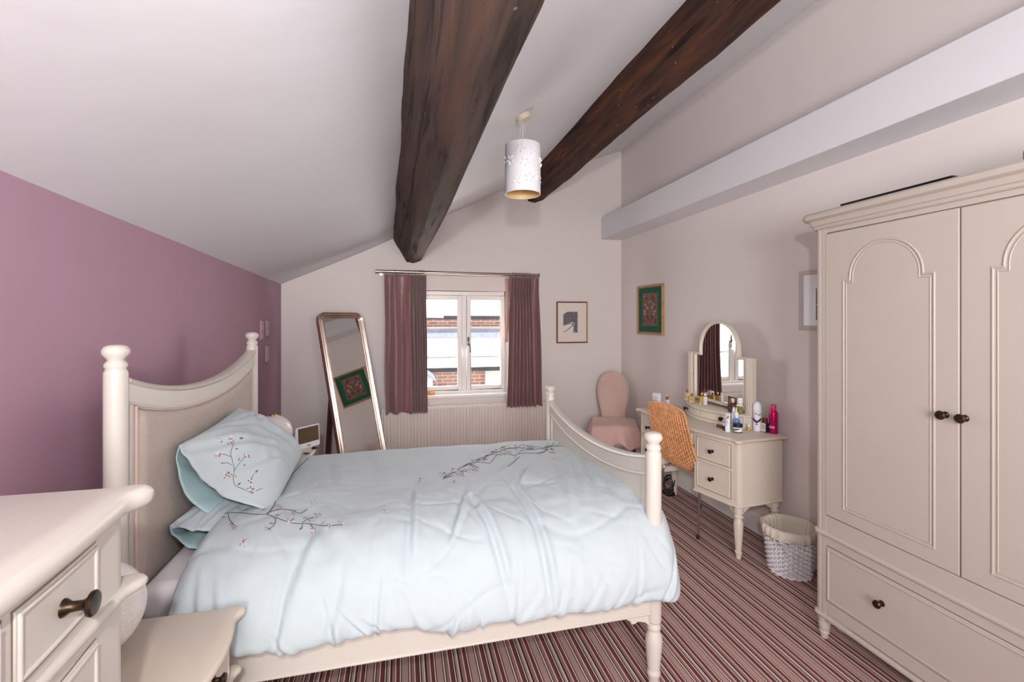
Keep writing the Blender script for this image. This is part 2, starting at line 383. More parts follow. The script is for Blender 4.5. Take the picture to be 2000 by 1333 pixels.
# old timber beams, lofted along the room with an uneven, adzed surface
def beam(name, back, front, m, seed, wob, label, kinks=()):
    secs = []; NS = 110
    def dense(poly):
        out = []
        for i in range(len(poly)):
            a = Vector(poly[i]); b = Vector(poly[(i + 1) % len(poly)])
            for k in range(4): out.append(a.lerp(b, k / 4))
        return out
    B, F = dense(back), dense(front)
    cx = sum(p.x for p in B) / len(B); cz = sum(p.y for p in B) / len(B)
    for i in range(NS + 1):
        t = i / NS; y = YB + .02 + (YF + .0 - YB - .02) * t
        f = min(1.0, (YB - y) / 3.6) if y > 1.1 else 1.0
        sec = []
        for j, p in enumerate(B):
            q = p.lerp(F[j], f); d = Vector((p.x - cx, p.y - cz)).normalized()
            a = wob * (nz(q.x * 6, y * 1.6, q.y * 6, seed) + .5 * nz(q.x * 14, y * 5, q.y * 14, seed + 5) + .22 * nz(q.x * 30, y * 17, q.y * 30, seed + 9))
            sec.append((q.x + d.x * a, y, q.y + d.y * a))
        secs.append(sec)
    o = obj(name, MB().loft(secs), m, smooth=50); tag(o, label, 'beam', 'timber beams of the ceiling'); return o
beam('ceiling_beam', [(-.085, 2.36), (-.082, 2.285), (.045, 2.07), (.105, 2.058), (.19, 2.092), (.425, 2.53), (.43, 2.62), (.2, 2.62)],
     [(.028, 2.52), (.03, 2.40), (.10, 2.13), (.165, 2.075), (.26, 2.115), (.488, 2.62), (.49, 2.74), (.25, 2.72)], 'beam', 1.0, .011,
     'thick rough grey-brown timber beam above the curtain rod, left of the lamp')
beam('ceiling_beam', [(1.25, 3.06), (1.262, 2.95), (1.325, 2.77), (1.40, 2.747), (1.488, 2.785), (1.55, 3.03), (1.55, 3.16), (1.4, 3.14)],
     [(1.25, 3.06), (1.262, 2.95), (1.325, 2.77), (1.40, 2.747), (1.488, 2.785), (1.55, 3.03), (1.55, 3.16), (1.4, 3.14)], 'beam2', 22.0, .012,
     'dark red-brown timber beam right of the lamp, the slimmer of the two')

# ------------------------------------------------------------------ window
win = bpy.data.objects.new('window_1', None); C.objects.link(win); win.location = (.64, YB + .11, WZ0); win['kind'] = 'structure'
wy0, wy1 = YB + .085, YB + .14
fr = MB(); fw = .045
fr.box(WX0, WX0 + fw, wy0, wy1, WZ0, WZ1).box(WX1 - fw, WX1, wy0, wy1, WZ0, WZ1).box(WX0 + fw, WX1 - fw, wy0, wy1, WZ1 - fw, WZ1).box(WX0 + fw, WX1 - fw, wy0, wy1, WZ0, WZ0 + fw)
fr.box(.62, .668, wy0 + .003, wy1, WZ0 + fw, WZ1 - fw)
obj('window_frame', fr, 'white', win, .004, world=True)
obj('window_sill', MB().box(WX0 + .002, WX1 - .002, YB - .03, wy0, WZ0 - .02, WZ0 + .012), 'white', win, .006, world=True)
for x0, x1 in ((WX0 + fw + .002, .618), (.67, WX1 - fw - .002)):
    z0, z1 = WZ0 + fw + .002, WZ1 - fw - .002; s = .042
    cs = MB().box(x0, x0 + s, wy0 - .012, wy1 - .01, z0, z1).box(x1 - s, x1, wy0 - .012, wy1 - .01, z0, z1).box(x0 + s, x1 - s, wy0 - .012, wy1 - .01, z1 - s, z1).box(x0 + s, x1 - s, wy0 - .012, wy1 - .01, z0, z0 + s)
    ca = obj('casement', cs, 'white', win, .005, world=True)
    gz0, gz1 = z0 + s, z1 - s
    for k in (1, 2):
        zz = gz0 + (gz1 - gz0) * k / 3
        obj('glazing_bar', MB().box(x0 + s, x1 - s, wy0 + .0, wy1 - .02, zz - .010, zz + .010), 'white', ca, .003, world=True)
    for k in range(3):
        a = gz0 + (gz1 - gz0) * k / 3 + (.010 if k else 0); b_ = gz0 + (gz1 - gz0) * (k + 1) / 3 - (.010 if k < 2 else 0)
        obj('pane', MB().box(x0 + s - .001, x1 - s + .001, wy0 + .012, wy0 + .016, a, b_), 'glass', ca, world=True)
hd = MB().box(.675, .695, wy0 - .024, wy0 - .012, 1.21, 1.30)
hd.tube([(.685, wy0 - .03, 1.25), (.69, wy0 - .045, 1.235), (.70, wy0 - .045, 1.20), (.703, wy0 - .042, 1.14)], [.007, .007, .006, .007], 8)
obj('window_handle', hd, 'black', win, .002, world=True, label='black curled casement handle')
o = tag(obj('shell_ornament', MB().lathe([(.001, 0), (.03, 0), (.034, .012), (.03, .026), (.016, .036), (.001, .04)], (.30, YB + .05, WZ0 + .0125), 16), 'terracotta'), 'small orange round ornament on the left end of the windowsill', 'ornament')

# houses across the lane, seen through the panes
def zat(v, y): return 1.5 - (v - 622) / 889.0 * (y * .99)
b1 = thing('house', 'brick house with pale roofs and dark gutters across the lane, seen through the window', 'house', (1.5, 10.6, -3))
obj('wall', MB().box(-6, 8, 10.8, 14, -3, 1.55), 'brick', b1, world=True)
obj('roof', MB().prism([(10.55, 1.52), (10.55, 1.56), (14.2, 4.2), (14.2, 4.0)], 'x', -6.2, 8.2), 'exroof', b1, world=True)
obj('gutter', MB().box(-6.2, 8.2, 10.5, 10.6, 1.47, 1.56), 'gutter', b1, world=True)
obj('lead_flashing', MB().box(-6, 8, 10.7, 10.80, 1.02, 1.24), 'exslate', b1, world=True)
obj('render_band', MB().box(-6, 8, 10.72, 10.80, 1.225, 1.30), 'exwhite', b1, world=True)
ext = thing('extension', 'single-storey brick extension with a pale lean-to roof in front of the brick house', 'house', (1.5, 9.4, -3))
obj('wall', MB().box(-.2, 8, 9.6, 10.69, -3, .42), 'brick', ext, world=True)
obj('roof', MB().prism([(9.35, .44), (9.35, .49), (10.69, 1.03), (10.69, .95)], 'x', -.4, 8.2), 'exroof', ext, world=True)
obj('gutter', MB().box(-.3, 8.2, 9.28, 9.36, .41, .49), 'gutter', ext, world=True)
obj('white_base', MB().box(-.25, 8, 9.5, 9.6, -3, .05), 'exwhite', ext, world=True)
obj('drainpipe', MB().box(1.72, 2.05, 9.5, 9.6, -3, .44), 'exwhite', ext, world=True, label='broad white downpipe boxing')
sh = thing('shed', 'white gabled shed at the lower left of the window view', 'shed', (-.6, 8.6, -3))
obj('wall', MB().prism([(-2.2, -3), (.42, -3), (.55, .38), (-.75, 1.25), (-2.2, .3)], 'y', 8.4, 9.2), 'exwhite', sh, world=True)
obj('bargeboard', MB().prism([(.62, .34), (.60, .40), (-.75, 1.31), (-.75, 1.26)], 'y', 8.33, 9.2), 'exslate', sh, world=True)
lb = thing('boarded_house', 'white weatherboarded house seen only in the dressing-table mirror', 'house', (-4.8, 9, -3))
for k in range(18):
    z = -.4 + k * .17
    obj('weatherboard', MB().prism([(9.30, z), (9.26, z), (9.29, z + .17), (9.30, z + .17)], 'x', -8.5, -2.3), 'exwhite', lb, world=True)
obj('wall', MB().box(-8.5, -2.3, 9.30, 9.8, -3, 2.7), 'exwhite', lb, world=True)
yard = struct('ground_outside', MB().box(-14, 14, 5.2, 20, -3.1, -3), 'exwhite')

# ------------------------------------------------------------------ curtains and rod
rod = thing('curtain_rod', 'brushed steel curtain rod above the window', 'curtain rod', (.58, 4.6, 1.955))
obj('pole', MB().tube([(-.245, 4.6, 1.957), (1.40, 4.6, 1.952)], .016, 14), 'steel', rod, world=True)
for x in (-.245, 1.40): obj('end_cap', MB().lathe([(.001, -.004), (.0185, -.004), (.0185, .012), (.001, .012)], (x, 4.6, 1.955), 16, 'x'), 'steel', rod, world=True)
for x in (-.20, 1.375): obj('bracket', MB().box(x - .008, x + .008, 4.61, YB, 1.94, 1.955).lathe([(.001, YB - .008), (.022, YB - .008), (.022, YB + .0), (.001, YB + .0)], (x, 0, 1.95), 14, 'y'), 'steel', rod, world=True)
def curtain(xs0, xs1, zb, zt, rings, seed, flare0, flare1, label, lining=None):
    cu = thing('curtain', label, 'curtain', ((xs0 + xs1) / 2, 4.6, zb), 0, 'pair of window curtains')
    xs = [xs0] + rings + [xs1]
    NX, NZ = 240, 60
    knots = [(0.0, xs0)] + [((i + 1) / (len(rings) + 1), r) for i, r in enumerate(rings)] + [(1.0, xs1)]
    nseg = len(rings) + 1
    def fn(u, v):
        k = u * nseg; i = int(round(k)); ph = k - i              # ph 0 at a pleat
        x = interp(knots, u); z = zt + (zb - zt) * v
        x += (flare0 + (flare1 - flare0) * u) * v ** 1.6
        pin = math.exp(-((v - .115) / .055) ** 2)
        op = min(1.0, max(0.0, (v - .10) / .35)); 
        amp = .009 + .030 * op ** .7
        fold = math.cos(2 * PI * k) * amp * (1 + .35 * nz(k * .9, 0, 0, seed)) + .008 * op * math.sin(2 * PI * k * 2 + 2 * nz(k, v * 1.5, 1, seed))
        near = math.exp(-(ph * nseg / nseg / .16) ** 2)
        y = 4.562 - fold - .020 * near * (1 - op) * (1 - .5 * pin) + .014 * pin * (1 - near) + .004 * (1 - near) * (1 - op)
        if v < .12: y += -.006 * math.cos(2 * PI * ph * 3) * near
        x += .012 * op * nz(k * .6, v * 2.0, 2, seed) + .004 * op * math.sin(2 * PI * k + 1.2)
        return (x, y, z - .004 * math.cos(2 * PI * k) * v + .004 * nz(k, 0, 0, seed + 3) * v)
    o = obj('cloth', MB().grid(fn, NX, NZ), 'curtain', cu, world=True, smooth=70)
    sd = o.modifiers.new('thick', 'SOLIDIFY'); sd.thickness = .003
    for r in rings:
        q = MB().tube([(r, 4.6 + .024 * math.cos(a), 1.9535 + .024 * math.sin(a)) for a in [2 * PI * k / 18 for k in range(18)]], .0032, 6, True)
        q.tube([(r, 4.596, 1.93), (r, 4.585, 1.915)], .0025, 6)
        obj('ring', q, 'steel', cu, world=True)
    if lining:
        x0, x1, z0, z1 = lining
        ol = obj('lining', MB().grid(lambda u, v: (x0 + (x1 - x0) * u + .006 * math.sin(5 * v + 3 * u), 4.655 + .006 * math.sin(9 * u) + .01 * v, z1 + (z0 - z1) * v), 8, 12), 'lining', cu, world=True, label='pale lining edge')
        sd = ol.modifiers.new('thick', 'SOLIDIFY'); sd.thickness = .002
    return cu
curtain(-.165, .232, .575, 1.925, [-.07, .075, .108, .138, .165, .19, .212], 3, .012, .012, 'mauve satin pinch-pleat curtain on the left of the window')
curtain(1.065, 1.385, .588, 1.928, [1.12, 1.15, 1.18, 1.212, 1.245, 1.275, 1.305], 11, -.03, .035, 'mauve satin pinch-pleat curtain on the right of the window', (1.055, 1.10, 1.25, 1.92))

# ------------------------------------------------------------------ radiator
rad = thing('radiator', 'long white ribbed panel radiator under the window', 'radiator', (.67, 4.67, .09))
rx0, rx1, rz0, rz1 = -.195, 1.53, .10, .605
pts = []; pitch = (rx1 - rx0 - .03) / 52
pts.append((rx0, 4.645)); pts.append((rx0 + .015, 4.645))
for k in range(52):
    x = rx0 + .015 + k * pitch
    pts += [(x + pitch * .10, 4.645), (x + pitch * .28, 4.630), (x + pitch * .72, 4.630), (x + pitch * .90, 4.645)]
pts += [(rx1, 4.645), (rx1, 4.656), (rx0, 4.656)]
obj('ribbed_panel', MB().prism(pts, 'z', rz0 + .012, rz1 - .018), 'radiator', rad, .0015, world=True, smooth=30)
obj('back_panel', MB().box(rx0 + .01, rx1 - .01, 4.69, 4.70, rz0 + .01, rz1 - .02), 'radiator', rad, world=True)
tg = MB().box(rx0, rx1, 4.626, 4.634, rz1 - .02, rz1).box(rx0, rx1, 4.694, 4.702, rz1 - .02, rz1)
for k in range(70):
    x = rx0 + .01 + k * (rx1 - rx0 - .03) / 69
    tg.box(x, x + .012, 4.634, 4.694, rz1 - .006, rz1 - .002)
obj('top_grille', tg, 'radiator', rad, world=True)
for x in (rx0 - .002, rx1 - .002): obj('end_panel', MB().box(x, x + .005, 4.63, 4.702, rz0, rz1 - .001), 'radiator', rad, world=True)
for x in (.2, 1.2): obj('wall_bracket', MB().box(x, x + .03, 4.70, YB - .002, .2, .5), 'radiator', rad, world=True)
for x in (rx0 + .03, rx1 - .03): obj('pipe', MB().tube([(x, 4.672, .112), (x, 4.672, .0)], .008, 10), 'radiator', rad, world=True)

# ------------------------------------------------------------------ pendant lamp
lx, ly = .70, 2.62; cz = ceil_z(lx, ly)
pl = thing('pendant_lamp', 'white cylindrical pendant lamp with raised flowers between the two beams', 'lamp', (lx, ly, cz))
ros = obj('ceiling_rose', MB().lathe([(.001, -.032), (.03, -.032), (.046, -.026), (.05, .006), (.001, .006)], (0, 0, 0), 24), 'rosecup', pl, loc=(0, 0, 0), rot=(0, -math.atan(.507), 0))
zt, zb = 2.527, 2.237
obj('cord', MB().tube([(lx, ly, cz - .025), (lx, ly, zt - .04)], .003, 8), 'cable', pl, world=True)
for a in (-.02, .02):
    obj('suspension_wire', MB().tube([(lx + a * .6, ly, cz - .03), (lx + a, ly, zt - .02)], .0012, 5), 'cable', pl, world=True)
r = .106
sh = obj('lamp_shade', MB().lathe([(r - .004, zb), (r, zb), (r, zt), (r - .004, zt)], (lx, ly, 0), 64, 'z', True), 'shade', pl, world=True)
obj('gold_lining', MB().lathe([(r - .0035, zb + .0015), (r - .0035, zt - .002), (r - .006, zt - .002), (r - .006, zb + .0015)], (lx, ly, 0), 64, 'z', True), 'gold', pl, world=True)
obj('spider', MB().box(lx - r + .008, lx + r - .008, ly - .003, ly + .003, zt - .03, zt - .024).box(lx - .003, lx + .003, ly - r + .008, ly + r - .008, zt - .03, zt - .024).lathe([(.018, zt - .09), (.018, zt - .02), (.001, zt - .02)], (lx, ly, 0), 14), 'cable', pl, world=True)
for ang, fz in ((-112, 2.48), (-97, 2.40), (-125, 2.29), (-150, 2.42), (-68, 2.46), (-58, 2.33), (-84, 2.31), (-28, 2.42), (10, 2.33), (60, 2.42), (120, 2.36), (170, 2.44)):
    a = R(ang); f = MB()
    for k in range(5):
        b = 2 * PI * k / 5 + ang
        cu_, cv = .020 * math.cos(b), .020 * math.sin(b)
        ring = []
        for q in range(9):
            c_ = 2 * PI * q / 8
            pu = cu_ + .012 * math.cos(c_) * math.cos(b) - .0065 * math.sin(c_) * math.sin(b)
            pv = cv + .012 * math.cos(c_) * math.sin(b) + .0065 * math.sin(c_) * math.cos(b)
            ring.append((pu, pv))
        ring = ring[:8]
        def onsh(pu, pv, h):
            aa = a + pu / r; return (lx + (r + h) * math.cos(aa), ly + (r + h) * math.sin(aa), fz + pv)
        n = len(f.v); f.v += [onsh(u_, v_, -.001) for u_, v_ in ring] + [onsh(cu_ + (u_ - cu_) * .6, cv + (v_ - cv) * .6, .0075) for u_, v_ in ring]
        f.f += [(n + i, n + (i + 1) % 8, n + 8 + (i + 1) % 8, n + 8 + i) for i in range(8)] + [tuple(n + 8 + i for i in range(8))]
    obj('raised_flower', f, 'shade', sh, world=True, smooth=40)

# ------------------------------------------------------------------ bed
bed = thing('bed', 'cream painted double bed with a dipped padded headboard and turned posts', 'bed', (.08, 2.33, 0))
HX, FX, BY0, BY1 = -.868, 1.0, 1.672, 3.0
def post(name, x, y, zt, zc, r):
    finial = [(.001, zt), (r * .55, zt - .001), (r * .95, zt - .006), (r * 1.16, zt - .018), (r * 1.12, zt - .030), (r * .75, zt - .044), (r * .70, zt - .050), (r * .92, zt - .058), (r * .98, zt - .066), (r * .86, zt - .074), (r * .84, zt - .078), (r * .98, zt - .086), (r, zt - .092), (r, .272)]
    leg = [(r * .97, .268), (r * .80, .262), (r * .80, .256), (r * .92, .248), (r * .92, .236), (r * .78, .230), (r * .84, .222), (r * 1.08, .205), (r * 1.10, .18), (r * 1.0, .13), (r * .80, .075), (r * .78, .066), (r * .90, .060), (r * .90, .050), (r * .76, .044), (r * .62, .002), (.001, 0)]
    obj(name, MB().lathe(finial + leg, (x, y, 0), 28), 'cream', bed, world=True, smooth=40)
pr = .031
for y in (BY0, BY1): post('head_post', HX, y, 1.418, 0, pr)
for y in (BY0, BY1): post('foot_post', FX, y, 1.036, 0, pr)
ym = (BY0 + BY1) / 2; hw = (BY1 - BY0) / 2 - pr + .004
def rail_curve(ze, zm):
    def f(y):
        s = (y - ym) / hw; return zm + (ze - zm) * (abs(s) ** 2.0 * .9 + .1 * s ** 4)
    return f
def curved_board(name, x0, x1, y0, y1, top, bot, m, bevel=0, parent=None, smooth=40):
    secs = []
    for i in range(41):
        y = y0 + (y1 - y0) * i / 40
        secs.append([(x0, y, bot(y)), (x1, y, bot(y)), (x1, y, top(y)), (x0, y, top(y))])
    return obj(name, MB().loft(secs), m, parent or bed, bevel, world=True, smooth=smooth)
def cap_mould(name, x, y0, y1, zf, rx, rz, m='cream'):
    secs = []
    for i in range(49):
        y = y0 + (y1 - y0) * i / 48
        secs.append([(x + rx * math.cos(2 * PI * k / 12), y, zf(y) + rz * math.sin(2 * PI * k / 12)) for k in range(12)])
    return obj(name, MB().loft(secs), m, bed, world=True, smooth=60)
h = rail_curve(1.312, 1.215)
y0, y1 = BY0 + pr - .006, BY1 - pr + .006
curved_board('head_rail', HX - .018, HX + .020, y0, y1, lambda y: h(y) - .006, lambda y: h(y) - .078, 'cream', .003)
cap_mould('head_moulding', HX, y0, y1, lambda y: h(y) - .010, .030, .013)
cap_mould('head_bead', HX + .016, y0, y1, lambda y: h(y) - .080, .008, .005)
for a, b in ((y0, y0 + .052), (y1 - .052, y1)):
    curved_board('head_stile', HX - .014, HX + .012, a, b, lambda y: h(y) - .074, lambda y: .30, 'cream', .002)
    mid = (a + b) / 2
    curved_board('stile_fillet', HX + .012, HX + .018, mid - .008, mid + .008, lambda y: h(y) - .078, lambda y: .32, 'cream', .002)
pad_y0, pad_y1 = y0 + .054, y1 - .054
def padtop(y): return h(y) - .087
def padfn(u, v):
    y = pad_y0 + (pad_y1 - pad_y0) * u; z = .32 + (padtop(y) - .32) * v
    e = min(u, 1 - u) * (pad_y1 - pad_y0); g = min(v, 1 - v) * (padtop(y) - .32)
    d = min(1, e / .03) ** .5 * min(1, g / .03) ** .5
    return (HX + .008 + .022 * d, y, z)
obj('padded_panel', MB().grid(padfn, 60, 50), 'linen', bed, world=True, smooth=60, label='taupe linen padded panel with piped edge')
obj('panel_back', curved := MB().loft([[(HX - .012, y, .30), (HX + .007, y, .30), (HX + .007, y, h(y) - .076), (HX - .012, y, h(y) - .076)] for y in [pad_y0 - .01 + (pad_y1 - pad_y0 + .02) * i / 40 for i in range(41)]]), 'cream', bed, world=True)
pp = [(HX + .016, pad_y0, .33 + (padtop(pad_y0) - .33) * k / 12) for k in range(13)] + [(HX + .016, pad_y0 + (pad_y1 - pad_y0) * k / 40, padtop(pad_y0 + (pad_y1 - pad_y0) * k / 40)) for k in range(1, 40)] + [(HX + .016, pad_y1, padtop(pad_y1) - (padtop(pad_y1) - .33) * k / 12) for k in range(13)]
obj('piping', MB().tube(pp, .006, 8), 'piping', bed, world=True, smooth=60, label='pinkish piping round the padded panel')
# footboard
f = rail_curve(.935, .850)
curved_board('foot_rail', FX - .018, FX + .018, y0, y1, lambda y: f(y) - .006, lambda y: f(y) - .075, 'cream', .003)
cap_mould('foot_moulding', FX, y0, y1, lambda y: f(y) - .008, .028, .012)
cap_mould('foot_bead', FX - .014, y0, y1, lambda y: f(y) - .078, .010, .006)
curved_board('foot_panel', FX - .010, FX + .010, y0, y1, lambda y: f(y) - .074, lambda y: .30, 'cream')
for a, b in ((y0, y0 + .045), (y1 - .045, y1)):
    curved_board('foot_stile', FX - .016, FX + .016, a, b, lambda y: f(y) - .074, lambda y: .30, 'cream', .003)
# side rails with brackets
for y in (BY0, BY1):
    obj('side_rail', MB().box(HX + .02, FX - .02, y - .014, y + .014, .305, .47), 'cream', bed, .003, world=True)
    obj('rail_bead', MB().box(HX + .02, FX - .02, y - .018, y + .018, .298, .309), 'cream', bed, .004, world=True)
    for sx, xx in ((-1, FX - .024), (1, HX + .024)):
        q = [(xx, .298), (xx + sx * .10, .298), (xx + sx * .10, .289), (xx + sx * .085, .284), (xx + sx * .08, .270), (xx + sx * .07, .268), (xx + sx * .05, .276), (xx + sx * .02, .268), (xx, .252)]
        obj('rail_bracket', MB().prism(q, 'y', y - .01, y + .01), 'cream', bed, .002, world=True)
obj('foot_cross_rail', MB().box(FX - .014, FX + .014, BY0 + .02, BY1 - .02, .25, .32), 'cream', bed, .003, world=True)
sl = MB()
for k in range(14): sl.box(-.72 + k * .125, -.72 + k * .125 + .07, BY0 + .02, BY1 - .02, .385, .40)
obj('slats', sl, 'cream', bed, world=True)

def rbox(x0, x1, y0, y1, z0, z1, puff=0.0, n=14):
    mb = MB()
    return mb.box(x0, x1, y0, y1, z0, z1)
mt = obj('mattress', rbox(-.822, .972, 1.672 + .02, 2.98, .405, .635), 'sheet', None, .035, 4)
tag(mt, 'mattress in a white fitted sheet, showing by the headboard', 'mattress')

# duvet: puffy, hanging over the near side with gathered folds
DX0 = -.695
sec = [(3.035, .47), (3.04, .53), (3.03, .60), (2.985, .655), (2.90, .685), (2.75, .697), (2.55, .708), (2.35, .722), (2.15, .738), (2.0, .748), (1.88, .748), (1.78, .737), (1.70, .714), (1.635, .672), (1.585, .61), (1.553, .54), (1.54, .48), (1.545, .44), (1.575, .420), (1.61, .425), (1.63, .445)]
SC = smoothcurve([(a, b, 0) for a, b in sec], 10)
cum = [0.0]
for a, b in zip(SC, SC[1:]): cum.append(cum[-1] + (b - a).length)
def sec_at(t):
    s = t * cum[-1]
    lo_, hi_ = 0, len(cum) - 1
    while hi_ - lo_ > 1:
        m_ = (lo_ + hi_) // 2
        if cum[m_] <= s: lo_ = m_
        else: hi_ = m_
    f_ = (s - cum[lo_]) / max(1e-9, cum[hi_] - cum[lo_]); return SC[lo_].lerp(SC[hi_], f_)
HEM = [(-.70, .44), (-.475, .462), (-.357, .440), (-.15, .452), (-.058, .468), (.05, .445), (.164, .415), (.30, .438), (.45, .415), (.60, .424), (.738, .404), (.90, .412), (1.08, .392)]
rnd = random.Random(5)
CRE = []
# pixel-independent crease list: (x, y-arc 0..1 start, end, slant, depth, width)
for k in range(30):
    x = -.66 + 1.72 * (k + rnd.uniform(-.5, .5)) / 30
    CRE.append((x, rnd.uniform(.78, .93), 1.0, rnd.uniform(-.14, .14) + .10 * (1 if x > .2 else -.6), rnd.uniform(.003, .013), rnd.uniform(.006, .016)))
CRE += [(.16, .60, .80, .12, .012, .014), (.02, .56, .84, .02, .014, .016), (.52, .50, .95, -.05, .013, .014), (.50, .48, .62, .14, .010, .012), (.66, .44, .74, .16, .009, .014),
        (.74, .40, .72, .20, .009, .014), (.82, .38, .70, .20, .010, .015), (.36, .62, .9, -.10, .012, .014), (-.40, .70, .96, .10, .010, .02), (-.25, .62, .78, -.12, .009, .03), (.58, .36, .5, .15, .006, .02), (.44, .4, .52, .16, .006, .02),
        (-.1, .2, .5, -.1, .005, .04), (-.5, .25, .6, -.12, .006, .03), (-.3, .2, .55, -.1, .005, .03), (.3, .2, .45, .1, .004, .03)]
def duvet_pt(u, t):
    p = sec_at(t); near = max(0.0, min(1.0, (1.645 - p.y) / .10)) if t < .93 else 1.0
    near = near * near * (3 - 2 * near)
    foot = .955 + .128 * near
    x = DX0 + (foot - DX0) * u
    y, z = p.x, p.y
    # normal of the section
    q = sec_at(min(1, t + .004)) - sec_at(max(0, t - .004)); ny, nz_ = q.y, -q.x
    L_ = math.hypot(ny, nz_) or 1; ny /= L_; nz_ /= L_
    if nz_ < 0 and t < .5: ny, nz_ = -ny, -nz_
    d = .016 * nz(x * 2.2, t * 4, 0, 2) + .010 * nz(x * 5, t * 9, 4, 8) + .004 * nz(x * 11, t * 22, 7, 4) + .0018 * nz(x * 26, t * 46, 7, 14)
    hang = max(0.0, min(1.0, (t - .70) / .2))
    d += .006 * hang * math.sin(x * 5 + 1.5 * nz(x, 0, 0, 4)) + .012 * hang * nz(x * 4, t * 3, 0, 30)
    for (cx_, a, b, sl_, dp, wd) in CRE:
        if t < a - .04 or t > b + .04: continue
        s_ = (t - a) / (b - a); xc = cx_ + sl_ * (1 - s_)
        e_ = abs(x - xc)
        if e_ > wd * 4: continue
        fade = max(0.0, min(1.0, s_ * 3 + .1)) * max(0.0, min(1.0, (1.12 - s_) * 3)) if b < .98 else max(0.0, min(1.0, s_ * 1.6))
        g = (x - xc) / wd
        d += fade * dp * (-math.exp(-g * g) + .75 * math.exp(-((g - 1.5) ** 2) / 1.4))
    rn = abs(nz(x * 3.2 + t * 3.0, t * 5.5, 3, 51)); rn2 = abs(nz(x * 6.5 - t * 5.0, t * 8, 6, 77))
    d -= (.0050 * math.exp(-(rn / .045) ** 2) + .0030 * math.exp(-(rn2 / .06) ** 2)) * max(0.0, min(1.0, (t - .30) / .35)) * (.35 + .65 * max(0.0, min(1.0, .5 + 1.2 * nz(x * 1.7, t * 3, 9, 5))))
    # foot and head edges roll over
    ef = (1 - u) * (foot - DX0); drop = max(0.0, 1 - ef / .085)
    eh = u * (foot - DX0); droph = max(0.0, 1 - eh / .05)
    y += ny * d; z += nz_ * d
    if t > .62: z += (interp(HEM, x) - .425) * max(0.0, (t - .62) / .38)
    z += .012 * max(0, u - .2) * (1 if t < .7 else 0) * 0
    b_ = max(0.0, min(1.0, (t - .52) / .26)); b_ = b_ * b_ * (3 - 2 * b_)
    roll = drop ** 2.2
    z -= roll * .16 * (1 - b_); x -= roll * .02 * (1 - b_); y += roll * .085 * b_
    z -= droph ** 2 * .035; x += 0.012 * nz(0, t * 5, 0, 3) * (1 - u)
    return (x, y, z)
NUX, NT = 380, 300
dm = MB().grid(lambda u, v: duvet_pt(u, v), NUX, NT)
dv = obj('duvet', dm, 'duvet', None, smooth=0)
dv.data.polygons.foreach_set('use_smooth', [True] * len(dv.data.polygons))
tag(dv, 'pale blue duvet with embroidered blossom sprays, hanging over the near side of the bed', 'duvet')
bm_ = bmesh.new(); bm_.from_mesh(dv.data)
bm_.normal_update()
upn = sum((f_.normal.z for f_ in bm_.faces))
if upn < 0:
    bmesh.ops.reverse_faces(bm_, faces=bm_.faces); bm_.to_mesh(dv.data)
duvet_bvh = BVHTree.FromBMesh(bm_)
sd = dv.modifiers.new('thick', 'SOLIDIFY'); sd.thickness = .022; sd.offset = -1

